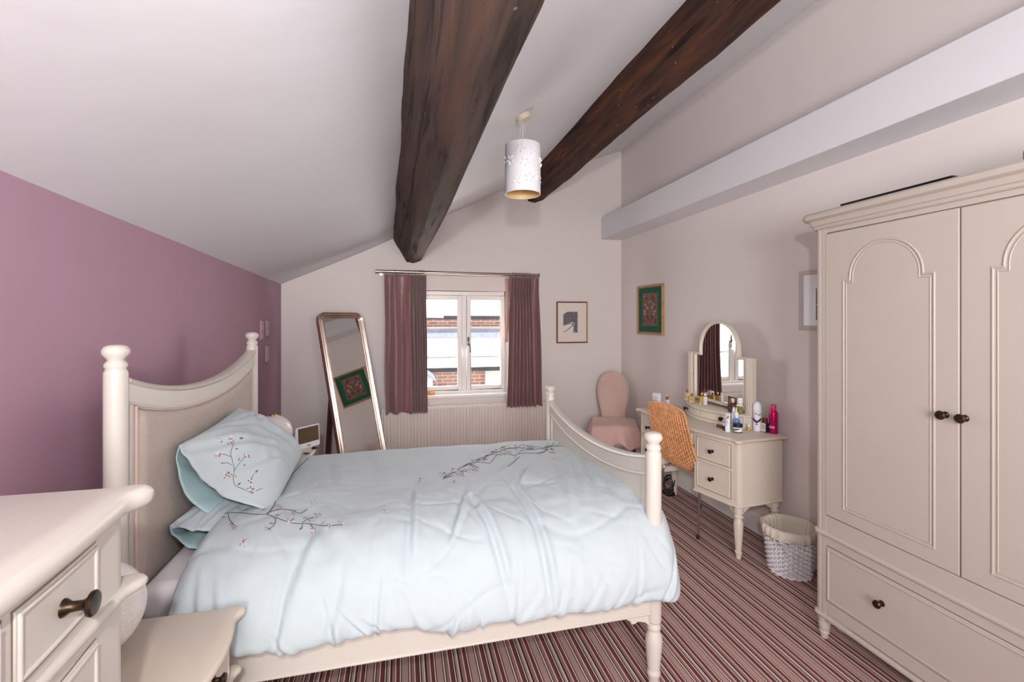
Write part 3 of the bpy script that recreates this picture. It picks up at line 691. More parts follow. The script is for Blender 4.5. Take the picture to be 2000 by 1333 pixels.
# pillows
def pillow(name, label, A, B, C_, D, thick, sag_top, sag_bot, seed, stuffing=True, embr=None):
    """A near-top, B far-top, C_ near-bottom, D far-bottom corner; s runs near->far, t runs bottom->top."""
    A, B, C_, D = map(Vector, (A, B, C_, D)); cen = (A + B + C_ + D) / 4
    nrm = ((B - A).cross(A - C_)).normalized()
    if nrm.z < 0: nrm = -nrm
    up = ((A + B) / 2 - (C_ + D) / 2).normalized()
    pil = thing(name, label, 'pillow', cen, 0, 'pillows on the bed')
    def base(s, t):
        q = (C_.lerp(D, s)).lerp(A.lerp(B, s), t)
        # pull the middles of the sides in a little so the corners stay sharp
        e = .022 * (math.sin(PI * t) * ((1 - s) ** 6 * 0 - s ** 6))
        return q + (D - C_).normalized() * e - up * .012 * math.sin(PI * s) * (t ** 5)
    def body(s, t):
        fs = max(0.0, 1 - abs(2 * s - 1) ** 3.2); ft = max(0.0, 1 - abs(2 * t - 1) ** 2.6)
        return (fs * ft) ** .62
    def wr(s, t):
        w_ = .010 * nz(s * 3, t * 3, 0, seed) + .008 * nz(s * 6, t * 7, 0, seed + 4) + .004 * nz(s * 15, t * 13, 3, seed)
        for (sa, ta, sb, tb, dp, wd) in ((.02, .95, .42, .42, .014, .035), (.05, .55, .30, .30, .010, .03), (.45, .05, .30, .35, .008, .03), (.70, .10, .62, .60, .007, .05), (.95, .75, .55, .88, .010, .03), (.9, .95, .7, .7, .010, .035), (.25, .98, .55, .75, .008, .03)):
            ds, dt = sb - sa, tb - ta; q_ = max(0.0, min(1.0, ((s - sa) * ds + (t - ta) * dt) / (ds * ds + dt * dt)))
            g_ = math.hypot(s - sa - q_ * ds, t - ta - q_ * dt) / wd
            w_ += -dp * math.exp(-g_ * g_) + dp * .6 * math.exp(-(g_ - 1.5) ** 2 / 1.2)
        w_ += .010 * (-math.exp(-((t - .92 + .35 * s) / .05) ** 2)) * max(0, .6 - s)
        return w_
    def topf(s, t):
        open_ = max(0.0, 1 - s / .30) ** 1.6
        o_ = thick * .55 * body(.30 + s * .70 if s < .43 else s, t) * (1 - open_) + wr(s, t) * (body(max(s, .1), t) * .8 + .2)
        o_ += -sag_top * open_ * math.sin(PI * t) ** .8
        return base(s, t) + nrm * o_ - Vector((0, .02, 0)) * open_ * math.sin(PI * t)
    def botf(s, t):
        open_ = max(0.0, 1 - s / .35) ** 1.3
        o_ = -thick * .45 * body(.30 + s * .70 if s < .43 else s, t) * (1 - open_) - .002 + wr(s, t) * .4
        o_ += -sag_bot * open_ * math.sin(PI * t) ** .75
        return base(s, t) + nrm * o_ - Vector((0, .012, 0)) * open_ * math.sin(PI * t)
    tm = MB().grid(topf, 60, 46)
    top_o = obj('pillowcase', tm, 'duvet', pil, world=True, smooth=0)
    top_o.data.polygons.foreach_set('use_smooth', [True] * len(top_o.data.polygons))
    top_o.modifiers.new('thick', 'SOLIDIFY').thickness = .002
    bo = obj('pillowcase_back', MB().grid(botf, 50, 36), 'teal_cloth', pil, world=True, smooth=0, label='aqua inner side of the open pillowcase end')
    bo.data.polygons.foreach_set('use_smooth', [True] * len(bo.data.polygons))
    bo.modifiers.new('thick', 'SOLIDIFY').thickness = .002
    if stuffing:
        def inn(s, t):
            s2 = .10 + .30 * s; a = 2 * PI * t
            rr = math.sin(PI * .5 * min(1, s / .8 + .02)) ** .6
            tt = .5 + .40 * math.cos(a) * rr
            o_ = thick * .34 * math.sin(a) * rr - (sag_top + sag_bot) * .5 * max(0.0, 1 - s2 / .33) ** 1.5 * math.sin(PI * tt)
            return base(s2, tt) + nrm * o_
        obj('pillow_pad', MB().grid(inn, 12, 28), 'teal_cloth', pil, world=True, smooth=70)
    bmx = bmesh.new(); mb2 = MB(); mb2.grid(topf, 60, 46); me = bpy.data.meshes.new('tmp'); me.from_pydata([tuple(v) for v in mb2.v], [], mb2.f); bmx.from_mesh(me)
    bv = BVHTree.FromBMesh(bmx); bmx.free(); bpy.data.meshes.remove(me)
    return pil, bv
pil1, pillow_bvh = pillow('pillow', 'pale blue embroidered pillow propped against the headboard', (-.800, 1.925, 1.030), (-.812, 2.575, 1.045), (-.500, 1.985, .738), (-.535, 2.74, .758), .165, .050, .135, 3)
pil2, _ = pillow('pillow', 'pale blue pillow lying flat on the mattress, under the embroidered one', (-.805, 1.865, .760), (-.805, 2.62, .730), (-.60, 1.90, .715), (-.60, 2.62, .72), .075, .010, .075, 9)

# embroidery, laid on the cloth
camo = Vector((0, 0, 1.5)); fwd = Vector((math.sin(R(13.6)), math.cos(R(13.6)), 0)); rgt = Vector((math.cos(R(13.6)), -math.sin(R(13.6)), 0))
def ray(u, v): return (rgt * ((u - 1000) / 889.0) + fwd + Vector((0, 0, -(v - 622) / 889.0))).normalized()
def hit(bvh, u, v, lift=.0018):
    loc, n, i, d = bvh.ray_cast(camo, ray(u, v))
    if loc is None: return None, None
    if n.dot(ray(u, v)) > 0: n = -n
    return loc + n * lift, n
def spray(bvh, stems, blossoms, leaves, root, name):
    st, bl, lf = MB(), MB(), MB()
    for w_, pl_ in stems:
        cur = smoothcurve([(a, b, 0) for a, b in pl_], 5); pts_ = []
        for q in cur:
            h_, n_ = hit(bvh, q.x, q.y)
            if h_ is not None and (not pts_ or (h_ - pts_[-1]).length < .06): pts_.append(h_)
        if len(pts_) > 2: st.tube(pts_, w_, 5)
    def leaf(mb, u, v, ang, ln, wd, lift=.003):
        h_, n_ = hit(bvh, u, v, lift)
        if h_ is None: return
        a_ = rgt - n_ * rgt.dot(n_); a_.normalize(); b_ = n_.cross(a_)
        dr = a_ * math.cos(ang) + b_ * math.sin(ang); pr_ = n_.cross(dr)
        mb.add([h_, h_ + dr * ln * .35 + pr_ * wd, h_ + dr * ln, h_ + dr * ln * .35 - pr_ * wd, h_ + dr * ln * .45 + n_ * .002], [(0, 1, 4), (1, 2, 4), (2, 3, 4), (3, 0, 4)])
    rr = random.Random(len(blossoms) * 13 + 1)
    for (u, v, s) in blossoms:
        k = rr.randint(4, 6); a0 = rr.uniform(0, 6)
        for i in range(k): leaf(bl, u + rr.uniform(-2, 2), v + rr.uniform(-2, 2), a0 + 2 * PI * i / k, s * rr.uniform(1.15, 1.6), s * .40)
        for i in range(6): leaf(lf, u + rr.uniform(-5, 5), v + rr.uniform(-4, 4), rr.uniform(0, 6), s * .75, s * .17, .0045)
    for (u, v, ang, s) in leaves: leaf(lf, u, v, R(ang), s * 1.15, s * .22, .003)
    if st.v: obj(name + '_stems', st, 'stem', root, world=True, kind='stuff', smooth=60)
    if bl.v: obj(name + '_petals', bl, 'petal', root, world=True, kind='stuff', recalc=False)
    if lf.v: obj(name + '_buds', lf, 'bud', root, world=True, kind='stuff', recalc=False)
S = .0011
spray(pillow_bvh,
      [(S, [(512, 955), (490, 962), (474, 956), (459, 949), (455, 935), (457, 920), (453, 900), (450, 885), (455, 870), (456, 860)]), (S, [(450, 893), (440, 889), (428, 886)]), (S, [(457, 920), (465, 908), (476, 895)]), (S, [(452, 909), (444, 905), (434, 906)]), (S, [(483, 961), (489, 950), (489, 938), (496, 926)])],
      [(426, 888, .012), (480, 892, .013), (449, 867, .012), (453, 857, .011), (442, 930, .014), (456, 929, .010), (487, 943, .012), (487, 958, .010), (494, 960, .010), (431, 863, .009)],
      [(458, 878, 30, .014), (437, 906, 200, .012), (474, 911, 40, .012), (465, 901, 100, .012), (463, 949, 60, .016), (497, 924, 60, .018), (466, 857, 20, .02)], pil1, 'blossom_spray')
spray(duvet_bvh,
      [(.0016, [(602, 896), (592, 905), (582, 916), (571, 927), (562, 942), (553, 958), (541, 975), (534, 990), (522, 1006)]), (S, [(402, 1003), (430, 1005), (448, 1003), (470, 1003), (500, 1006), (520, 1006), (534, 1011), (538, 1018), (534, 1028), (522, 1035)]),
       (S, [(446, 1005), (448, 1016), (456, 1026), (458, 1034)]), (S, [(520, 1004), (545, 996), (570, 998), (585, 1004), (600, 996)]), (S, [(538, 1012), (560, 1020), (578, 1024), (600, 1024), (620, 1027), (645, 1028), (668, 1026)]), (S, [(606, 1026), (612, 1034), (614, 1040)]), (S, [(590, 1022), (604, 1014), (622, 1010)]), (S, [(590, 1024), (590, 1032), (585, 1036)]),
       (S, [(424, 1000), (420, 1012)])],
      [(545, 993, .014), (574, 1003, .014), (567, 1021, .014), (620, 1010, .013), (642, 1031, .013), (613, 1038, .012), (456, 1033, .013), (666, 1026, .010), (546, 962, .011), (477, 1060, .013), (613, 982, .008), (752, 1001, .009), (522, 1034, .010)],
      [(509, 999, 50, .02), (474, 999, 50, .02), (592, 1014, 50, .016), (602, 1017, -30, .014), (446, 1026, 30, .018), (525, 1024, 10, .016), (536, 1009, 20, .018), (440, 1012, 180, .015), (584, 1035, 60, .014), (628, 1025, 20, .013)], dv, 'blossom_spray')
rg = random.Random(4); stems2 = []; bl2 = []; lf2 = []
mainl = [(865, 936), (885, 924), (905, 912), (925, 902), (945, 894), (965, 886), (985, 879), (1010, 875), (1035, 879), (1060, 876), (1085, 872), (1100, 873)]
stems2.append((.0013, mainl)); stems2.append((S, [(920, 906), (938, 903), (955, 906), (962, 900), (970, 890), (985, 884), (1000, 884)])); stems2.append((S, [(985, 885), (1005, 890), (1020, 886), (1045, 886), (1060, 884), (1070, 878)])); stems2.append((S, [(1050, 887), (1062, 884), (1072, 874), (1088, 872)])); stems2.append((S, [(1015, 893), (1003, 904), (990, 914)])); stems2.append((S, [(905, 913), (920, 908), (935, 915)]))
for i, (u, v) in enumerate(mainl[:-1]):
    for k in range(4):
        uu, vv = u + rg.uniform(-4, 24), v + rg.uniform(-8, 8)
        (bl2.append((uu, vv, rg.uniform(.014, .024))) if k < 2 else lf2.append((uu, vv, rg.uniform(0, 360), rg.uniform(.018, .034))))
    stems2.append((S * .8, [(u, v), (u + 10, v - rg.uniform(2, 6)), (u + 22, v - rg.uniform(-3, 7))]))
bl2 += [(818, 939, .014), (1083, 896, .012), (1006, 898, .014)]
spray(duvet_bvh, stems2, bl2, lf2, dv, 'far_blossom_spray')

# ------------------------------------------------------------------ shared joinery: eared tops, knobs, turned legs
def ear_outline(a0, a1, d1, bow, ear=.03, d0=0.0, n=18):
    left = [(a0, d0), (a0, d1 - ear * 2.2), (a0 - ear * .22, d1 - ear * 1.6), (a0 - ear * .36, d1 - ear * 1.0), (a0 - ear * .22, d1 - ear * .42), (a0 + ear * .2, d1 - ear * .02), (a0 + ear * .75, d1 + ear * .02), (a0 + ear * 1.3, d1 - ear * .22), (a0 + ear * 1.9, d1 - ear * .42)]
    mid = []
    s0, s1 = a0 + ear * 2.4, a1 - ear * 2.4
    for k in range(n + 1):
        t = k / n; mid.append((s0 + (s1 - s0) * t, d1 - ear * .42 + bow * math.sin(PI * t) ** .9))
    right = [(a0 + a1 - a, d) for a, d in reversed(left)]
    return left + mid + right
KNOB = MB().lathe([(.001, 0), (.011, 0), (.011, .003), (.006, .006), (.0055, .014), (.008, .018), (.0135, .022), (.0145, .026), (.012, .030), (.005, .032), (.001, .032)], (0, 0, 0), 18, 'y')
knob_mesh = mesh('knob', KNOB, 'brass')
CK = MB().lathe([(.001, 0), (.014, 0), (.013, .003), (.008, .010), (.0075, .024), (.011, .030), (.0185, .034), (.0195, .038), (.017, .041), (.001, .043)], (0, 0, 0), 24, 'y')
flared_mesh = mesh('flared_knob', CK, 'brass')
def knob(parent, loc, me=None, rot=0): return obj('knob', me or knob_mesh, None, parent, loc=loc, rot=(0, 0, rot))
def turned(zt, r):
    return [(r * 1.0, zt), (r * 1.0, zt * .86), (r * .72, zt * .85), (r * .72, zt * .82), (r * .95, zt * .80), (r * .98, zt * .77), (r * .68, zt * .75), (r * .72, zt * .73), (r * .98, zt * .68), (r * 1.0, zt * .62), (r * .86, zt * .40), (r * .62, zt * .17), (r * .60, zt * .15), (r * .76, zt * .135), (r * .76, zt * .11), (r * .60, zt * .095), (r * .50, .003), (.001, 0)]
def outline_solid(mb, poly, z0, z1, rnd=.006, steps=4):
    """prism with a rounded edge (offset rings)"""
    n = len(poly); area = sum(poly[i - 1][0] * poly[i][1] - poly[i][0] * poly[i - 1][1] for i in range(n))
    nor = []
    for i in range(n):
        a = Vector(poly[i - 1]); b = Vector(poly[(i + 1) % n]); t = (b - a); q = Vector((t.y, -t.x))
        if q.length: q.normalize()
        if area < 0: q = -q
        nor.append(q)
    secs = []
    for k in range(steps + 1):
        a = -PI / 2 + PI * k / steps
        o_ = rnd * (math.cos(a) - 1); z = (z0 + z1) / 2 + (z1 - z0) / 2 * math.sin(a)
        secs.append([(p[0] + nor[i].x * o_, p[1] + nor[i].y * o_, z) for i, p in enumerate(poly)])
    return mb.loft(secs)

def bow_fn(a0, a1, d, bow): return lambda a: d + bow * math.sin(PI * max(0.0, min(1.0, (a - a0) / (a1 - a0))))
def body_poly(a0, a1, d, rc, fn, n=16, arc=6, back=0.0):
    L_ = [(a0, back), (a0, d - rc)]
    for k in range(1, arc + 1):
        t = PI / 2 * k / arc; L_.append((a0 + rc - rc * math.cos(t), d - rc + rc * math.sin(t)))
    mid = [(a0 + rc + (a1 - a0 - 2 * rc) * k / n, fn(a0 + rc + (a1 - a0 - 2 * rc) * k / n)) for k in range(1, n)]
    return L_ + mid + [(a0 + a1 - a, b) for a, b in reversed(L_)]
def bow_drawer(root, a0, a1, z0, z1, fn, m, knobs=(.5,), kz=None, kme=None, bead=.004, inset=.008):
    N = 14; A = [a0 + (a1 - a0) * k / N for k in range(N + 1)]
    poly = [(a, fn(a) - .012) for a in A] + [(a, fn(a) + .003) for a in reversed(A)]
    d = obj('drawer', MB().prism(poly, 'z', z0, z1), m, root, .002)
    gap = MB()
    for (p, q, zz0, zz1) in ((a0 - .003, a1 + .003, z0 - .003, z0 - .0005), (a0 - .003, a1 + .003, z1 + .0005, z1 + .003)):
        B = [p + (q - p) * k / N for k in range(N + 1)]
        gap.prism([(a, fn(a) - .006) for a in B] + [(a, fn(a) + .0006) for a in reversed(B)], 'z', zz0, zz1)
    for p, q in ((a0 - .003, a0 - .0005), (a1 + .0005, a1 + .003)):
        gap.prism([(p, fn(p) - .006), (q, fn(q) - .006), (q, fn(q) + .0006), (p, fn(p) + .0006)], 'z', z0 - .003, z1 + .003)
    obj('gap_shade_strip', gap, 'gap', d)  # thin strips round the drawer, coloured as the shade of its gap
    i = inset; loop = [(a, fn(a) + .003, z0 + i) for a in [a0 + i + (a1 - a0 - 2 * i) * k / N for k in range(N + 1)]] + [(a, fn(a) + .003, z1 - i) for a in [a1 - i - (a1 - a0 - 2 * i) * k / N for k in range(N + 1)]]
    obj('bead', MB().bead(loop, bead, 8), m, d, smooth=60)
    for t in knobs:
        a = a0 + (a1 - a0) * t; sl = (fn(a + .01) - fn(a - .01)) / .02
        knob(d, (a, fn(a) + .003, kz or (z0 + z1) / 2), kme, math.atan(sl))
    return d

# foreground chest of drawers
ch = thing('chest_of_drawers', 'tall cream chest of drawers in the near left corner, its top glaring white', 'chest of drawers', (-1.07, 1.10, 0), R(-90))
cf = bow_fn(.14, .77, .545, .022)
cp = body_poly(.035, .875, .545, .05, cf)
obj('carcass', MB().prism(cp, 'z', .13, 1.118), 'cream', ch, .002)
obj('top', outline_solid(MB(), ear_outline(0.0, .91, .572, .028, .034), 1.116, 1.157, .018, 8), 'cream', ch, smooth=50)
for a0, a1 in ((.148, .352), (.374, .536), (.558, .762)): bow_drawer(ch, a0, a1, 1.0, 1.106, cf, 'cream', kme=flared_mesh, kz=1.05)
for z0, z1 in ((.70, .935), (.44, .66), (.18, .40)): bow_drawer(ch, .148, .762, z0, z1, cf, 'cream', (.22, .78), kme=flared_mesh)
def band(root, poly, z, r, rz, m, name='waist_moulding', i0=1, i1=-1):
    return obj(name, outline_solid(MB(), poly, z - rz, z + rz, r, 6), m, root, smooth=60)
band(ch, ear_outline(.022, .888, .570, .012, .028), .970, .010, .011, 'cream')
band(ch, ear_outline(.022, .888, .575, .012, .030), .14, .012, .014, 'cream', 'base_moulding')
for a in (.075, .835):
    for d in (.06, .50): obj('leg', MB().lathe(turned(.13, .034), (a, d, 0), 24), 'cream', ch)

# bedside tables
def bedside(loc, label):
    t = thing('bedside_table', label, 'bedside table', loc, R(-90), 'pair of bedside tables')
    bf = bow_fn(.05, .38, .448, .016)
    obj('carcass', MB().prism(body_poly(.02, .41, .448, .035, bf), 'z', .14, .597), 'bone', t, .002)
    obj('top', outline_solid(MB(), ear_outline(0.0, .43, .482, .022, .026), .596, .622, .010, 6), 'bone', t, smooth=50)
    bow_drawer(t, .065, .365, .462, .580, bf, 'bone', kz=.556)
    bow_drawer(t, .065, .365, .300, .420, bf, 'bone', kz=.385)
    band(t, ear_outline(.012, .418, .474, .010, .022), .440, .008, .010, 'bone')
    band(t, ear_outline(.012, .418, .474, .010, .022), .15, .008, .010, 'bone', 'base_moulding')
    bow_drawer(t, .065, .365, .175, .270, bf, 'bone')
    for a in (.05, .38):
        for d in (.04, .425): obj('leg', MB().lathe(turned(.142, .022), (a, d, 0), 18), 'bone', t)
    return t
bedside((-.945, 1.550, 0), 'cream bedside table with a bowed top between the chest of drawers and the bed')
bedside((-1.055, 3.462, 0), 'cream bedside table at the far side of the bed, before the leaning mirror')
def globe(x, y, z, label):
    g = thing('globe_lamp', label, 'lamp', (x, y, z), 0, 'pair of globe lamps')
    obj('base', MB().lathe([(.001, .0), (.05, 0), (.05, .012), (.035, .018), (.001, .018)], (0, 0, 0), 24), 'rosecup', g)
    obj('globe', MB().sphere((0, 0, .13), .119, 40, 24), 'capiz', g, smooth=60)
    obj('cap', MB().lathe([(.001, .244), (.025, .246), (.022, .254), (.001, .256)], (0, 0, 0), 18), 'goldm', g)
globe(-.775, 1.375, .6222, 'round shell globe lamp on the near bedside table, half hidden by the chest')
globe(-.815, 3.235, .6222, 'round shell globe lamp on the far bedside table, behind the pillow')
pf = thing('photo_frame', 'small white digital frame with a brown screen on the far bedside table', 'frame', (-.622, 3.338, .6222), R(48))
obj('housing', MB().prism([(-.012, 0), (.028, 0), (.030, .02), (.010, .145), (-.004, .145)], 'x', -.088, .088), 'whiteplastic', pf, .003)
def tilt(y0, z0): return y0
sc = MB(); 
obj('screen', MB().add([(-.080, -.0115, .036), (.080, -.0115, .036), (.080, -.0052, .138), (-.080, -.0052, .138), (-.080, -.008, .036), (.080, -.008, .036), (.080, -.002, .138), (-.080, -.002, .138)], [(0, 1, 2, 3), (7, 6, 5, 4), (0, 4, 5, 1), (1, 5, 6, 2), (2, 6, 7, 3), (3, 7, 4, 0)]), 'screen', pf)
obj('badge', MB().box(-.012, .012, -.0128, -.010, .013, .018), 'navy', pf)
for (x, y, m, lab, r_) in ((-.575, 3.285, 'black', 'small black trinket beside the white digital frame', .014), (-.625, 3.18, 'amber', 'tiny amber bead trinket on the far bedside table', .011), (-.60, 3.165, 'green', 'tiny green bead trinket on the far bedside table', .011)):
    tk = MB().lathe([(.001, 0), (r_, .001), (r_ * 1.05, r_ * .5), (r_ * .6, r_ * 1.0), (.001, r_ * 1.1)], (x, y, .6222), 12)
    tk.tube([(x + r_ * .9 + r_ * .9 * math.cos(a), y, .6222 + r_ * .5 + r_ * .45 * math.sin(a)) for a in [2 * PI * k / 10 for k in range(10)]], .0025, 6, True)
    tag(obj('trinket', tk, m), lab, 'trinket', 'trinkets on the far bedside table')

# ------------------------------------------------------------------ dressing table (turned a few degrees off the wall)
DLOC, DROT = (2.395, 2.405, 0), R(95)
dt = thing('dressing_table', 'cream bow-fronted dressing table with drawers against the right wall', 'dressing table', DLOC, DROT)
df = lambda a: 0.392 + .050 * math.sin(PI * max(0.0, min(1.0, (a - .02) / 1.04))) ** 1.15
W = 1.08
top_poly = ear_outline(0.0, W, .412, .062, .026, .002, 28)
obj('top', outline_solid(MB(), top_poly, .728, .752, .009, 6), 'bone', dt, smooth=50)
def ped(a0, a1, near):
    A = [a0 + .03 + (a1 - a0 - .06) * k / 10 for k in range(11)]
    if near: poly = [(a0, .03), (a0, .350)] + [(a0 + .028 - .028 * math.cos(PI / 2 * k / 6), .350 + .034 * math.sin(PI / 2 * k / 6)) for k in range(1, 7)] + [(a, df(a)) for a in A[1:]] + [(a1, df(a1)), (a1, .03)]
    else: poly = [(a0, .03), (a0, df(a0))] + [(a, df(a)) for a in A[:-1]] + [(a1 - .028 + .028 * math.sin(PI / 2 * k / 6), .350 + .034 * math.cos(PI / 2 * k / 6)) for k in range(0, 7)] + [(a1, .03)]
    obj('pedestal', MB().prism(poly, 'z', .335, .729), 'bone', dt, .002)
    obj('pedestal_moulding', outline_solid(MB(), [(a + (.004 if a > (a0 + a1) / 2 else -.004), d + (.005 if d > .1 else 0)) for a, d in poly], .327, .343, .005, 4), 'bone', dt, smooth=50)
    b0, b1 = (a0 + .052, a1 - .022) if near else (a0 + .022, a1 - .052)
    bow_drawer(dt, b0, b1, .565, .706, df, 'bone')
    bow_drawer(dt, b0, b1, .372, .540, df, 'bone')
ped(.018, .352, True); ped(W - .352, W - .018, False)
obj('apron', MB().prism([(.35, .05)] + [(.35 + .38 * k / 10, df(.35 + .38 * k / 10) - .004) for k in range(11)] + [(.73, .05)], 'z', .636, .729), 'bone', dt, .002)
bow_drawer(dt, .37, .71, .652, .712, lambda a: df(a) - .004, 'bone', (.3, .7))
for a in (.052, W - .052):
    for d in (.058, .352):
        obj('leg', MB().lathe(turned(.338, .028), (a, d, 0), 24), 'bone', dt)
        sx = 1 if a < .5 else -1
        # shaped brackets springing from each leg
        q = [(a + sx * .02, .33), (a + sx * .13, .33), (a + sx * .125, .318), (a + sx * .095, .316), (a + sx * .075, .304), (a + sx * .05, .285), (a + sx * .02, .262)]
        obj('bracket', MB().prism(q, 'y', d - .008, d + .008), 'bone', dt, .002)
        sy = 1 if d < .2 else -1
        q = [(d + sy * .02, .33), (d + sy * .12, .33), (d + sy * .115, .318), (d + sy * .085, .314), (d + sy * .06, .298), (d + sy * .02, .268)]
        obj('bracket', MB().prism(q, 'x', a - .008, a + .008), 'bone', dt, .002)

# mirror stand with small drawers, standing on the dressing table
vz = .7523
VROT = R(90.0); VLOC = (2.385, 2.52)
vm = thing('table_mirror', 'arched swing mirror on a low drawer box on the dressing table', 'mirror', (VLOC[0], VLOC[1], vz), VROT)
va0, va1, vh = .080, .780, .088
vf = lambda a: .105 + .150 * math.sin(PI * max(0.0, min(1.0, (a - va0) / (va1 - va0)))) ** .9
def vbox(o): return [(va0 - o, .012), (va0 - o, vf(va0) - .004)] + [(va0 - o + (va1 - va0 + 2 * o) * k / 24, vf(va0 + (va1 - va0) * k / 24) + o) for k in range(25)] + [(va1 + o, vf(va1) - .004), (va1 + o, .012)]
obj('drawer_box', MB().prism(vbox(0), 'z', .006, vh - .008), 'bone', vm, .002)
obj('box_top', outline_solid(MB(), vbox(.008), vh - .010, vh + .002, .004, 4), 'bone', vm, smooth=50)
obj('box_base', outline_solid(MB(), vbox(.008), .0, .012, .004, 4), 'bone', vm, smooth=50)
kk = [(.118, .402), (.412, .742)]
for a0, a1 in kk: bow_drawer(vm, a0, a1, .022, .068, vf, 'bone', (.40,) if a0 < .3 else (.60,), bead=.0025, inset=.005)
for a0 in (.080, .724):
    obj('post', MB().box(a0, a0 + .055, .055, .103, vh, .478), 'bone', vm, .004)
    obj('post_fillet', MB().box(a0 + .012, a0 + .043, .102, .108, vh + .02, .462), 'bone', vm, .003)
# swing frame: shouldered arch
def shoulder(o, a0=.146, a1=.714, zb=.105, zs=.478, r=.218, ac=.43, lift=.033):
    a0 += o; a1 -= o; zb += o; zs -= o; r -= o
    out = [(a0, zb), (a1, zb), (a1, zs), (ac + r, zs)]
    for k in range(25):
        t = PI * k / 24; out.append((ac + r * math.cos(t), zs + o + lift + r * math.sin(t)))
    return out + [(ac - r, zs), (a0, zs)]
fr_o, fr_i = shoulder(0), shoulder(.022)
n = len(fr_o); mb = MB()
rings = []
for (pl_, d) in ((fr_o, .063), (fr_o, .087), (shoulder(.006), .093), (shoulder(.016), .092), (fr_i, .083), (fr_i, .063)):
    rings.append([(a, d, z) for a, z in pl_])
mb.loft(rings, True, False, True)
frame = obj('swing_frame', mb, 'bone', vm, smooth=40)
obj('mirror_glass', MB().prism(shoulder(.020), 'y', .073, .079), 'mirror', frame)
obj('frame_back', MB().prism(shoulder(.004), 'y', .061, .067), 'bone', frame)
for a0 in (.135, .7135): obj('pivot', MB().lathe([(.001, 0), (.008, 0), (.008, .012), (.001, .012)], (a0 - .0005, .079, .30), 12, 'x'), 'brass', vm)

def dl(a, d, z): 
    c_, s_ = math.cos(DROT), math.sin(DROT); return (DLOC[0] + a * c_ - d * s_, DLOC[1] + a * s_ + d * c_, z)
def vl(a, d, z):
    c_, s_ = math.cos(VROT), math.sin(VROT); return (VLOC[0] + a * c_ - d * s_, VLOC[1] + a * s_ + d * c_, z)
TB = .7525; VB = vz + vh + .0025
def bottle(name, label, a, d, z, parts, cat='bottle', n=20, group=None):
    t = thing(name, label, cat, (vl if z > .8 else dl)(a, d, z), DROT, group)
    for pn, prof_, m in parts:
        obj(pn, MB().lathe(prof_, (0, 0, 0), n), m, t, smooth=40)
    return t
def cyl(r, z0, z1, b=.002): return [(.0005, z0), (r - b, z0), (r, z0 + b), (r, z1 - b), (r - b, z1), (.0005, z1)]
bottle('spray_can', 'magenta aerosol can with pink cap, at the near right end of the dressing table', .075, .040, TB,
       [('body', [(.0005, 0), (.025, 0), (.0265, .004), (.0265, .125), (.024, .138), (.016, .150), (.016, .152), (.0005, .152)], 'magenta'), ('cap', [(.0005, .151), (.0165, .151), (.017, .154), (.017, .182), (.015, .185), (.0005, .185)], 'pinkcap')])
for zz in (.045, .036):
    obj('lettering', MB().prism([(.0268 * math.cos(R(k)), .0268 * math.sin(R(k))) for k in range(50, 150, 8)] + [(.0262 * math.cos(R(k)), .0262 * math.sin(R(k))) for k in range(146, 48, -8)], 'z', zz, zz + .004), 'paper', bpy.data.objects['spray_can'])
sw = bottle('deodorant_can', 'tall white aerosol can with a dark chevron, left of the small red-capped box', .165, .080, TB,
       [('body', [(.0005, 0), (.025, 0), (.026, .003), (.026, .075), (.0245, .10), (.026, .120), (.026, .128), (.0005, .128)], 'whiteplastic'), ('cap', [(.0005, .128), (.0258, .1285), (.026, .15), (.023, .172), (.016, .187), (.008, .192), (.0005, .193)], 'whiteplastic')])
def wrap(parent, name, r, m, f0, f1, a0, a1, n=18, h=.0006):
    mb = MB()
    secs = []
    for k in range(n + 1):
        t = k / n; a = R(a0 + (a1 - a0) * t); lo_, hi_ = f0(t), f1(t)
        if hi_ - lo_ < .0006: hi_ = lo_ + .0006
        secs.append([((r - .001) * math.cos(a), (r - .001) * math.sin(a), lo_), ((r + h) * math.cos(a), (r + h) * math.sin(a), lo_), ((r + h) * math.cos(a), (r + h) * math.sin(a), hi_), ((r - .001) * math.cos(a), (r - .001) * math.sin(a), hi_)])
    return obj(name, mb.loft(secs), m, parent)
V_ = lambda b, s: (lambda t: b + s * abs(2 * t - 1))
wrap(sw, 'chevron', .026, 'navy', V_(.052, .022), V_(.068, .020), 60, 190)
wrap(sw, 'pink_drop', .026, 'redpr', V_(.040, .004), V_(.052, -.006), 108, 142)
wrap(sw, 'script_mark', .0255, 'navy', lambda t: .112 - .006 * t + .003 * math.sin(9 * t), lambda t: .116 - .006 * t + .003 * math.sin(9 * t), 100, 190)
bx = thing('carton', 'small white carton standing behind the red-capped box', 'box', dl(.142, .032, TB), DROT)
obj('box', MB().box(-.012, .012, -.012, .012, 0, .085), 'whiteplastic', bx, .001); obj('print', MB().box(-.009, .009, .0118, .0124, .03, .06), 'paper', bx)
tin = thing('boxed_bottle', 'squat dark box with a cream label and red cap, beside the magenta can', 'bottle', dl(.118, .065, TB), DROT)
obj('box', MB().box(-.021, .021, -.015, .015, 0, .062), 'navy', tin, .001); obj('label_panel', MB().box(-.018, .018, .0148, .0158, .004, .060), 'paper', tin)
obj('cap', MB().lathe(cyl(.0165, .062, .092), (0, 0, 0), 20), 'satin_red', tin)
for k in range(5): obj('print_line', MB().box(-.012, .012 - .004 * (k % 2), .0156, .0161, .045 - k * .006, .0475 - k * .006), 'bud', tin)
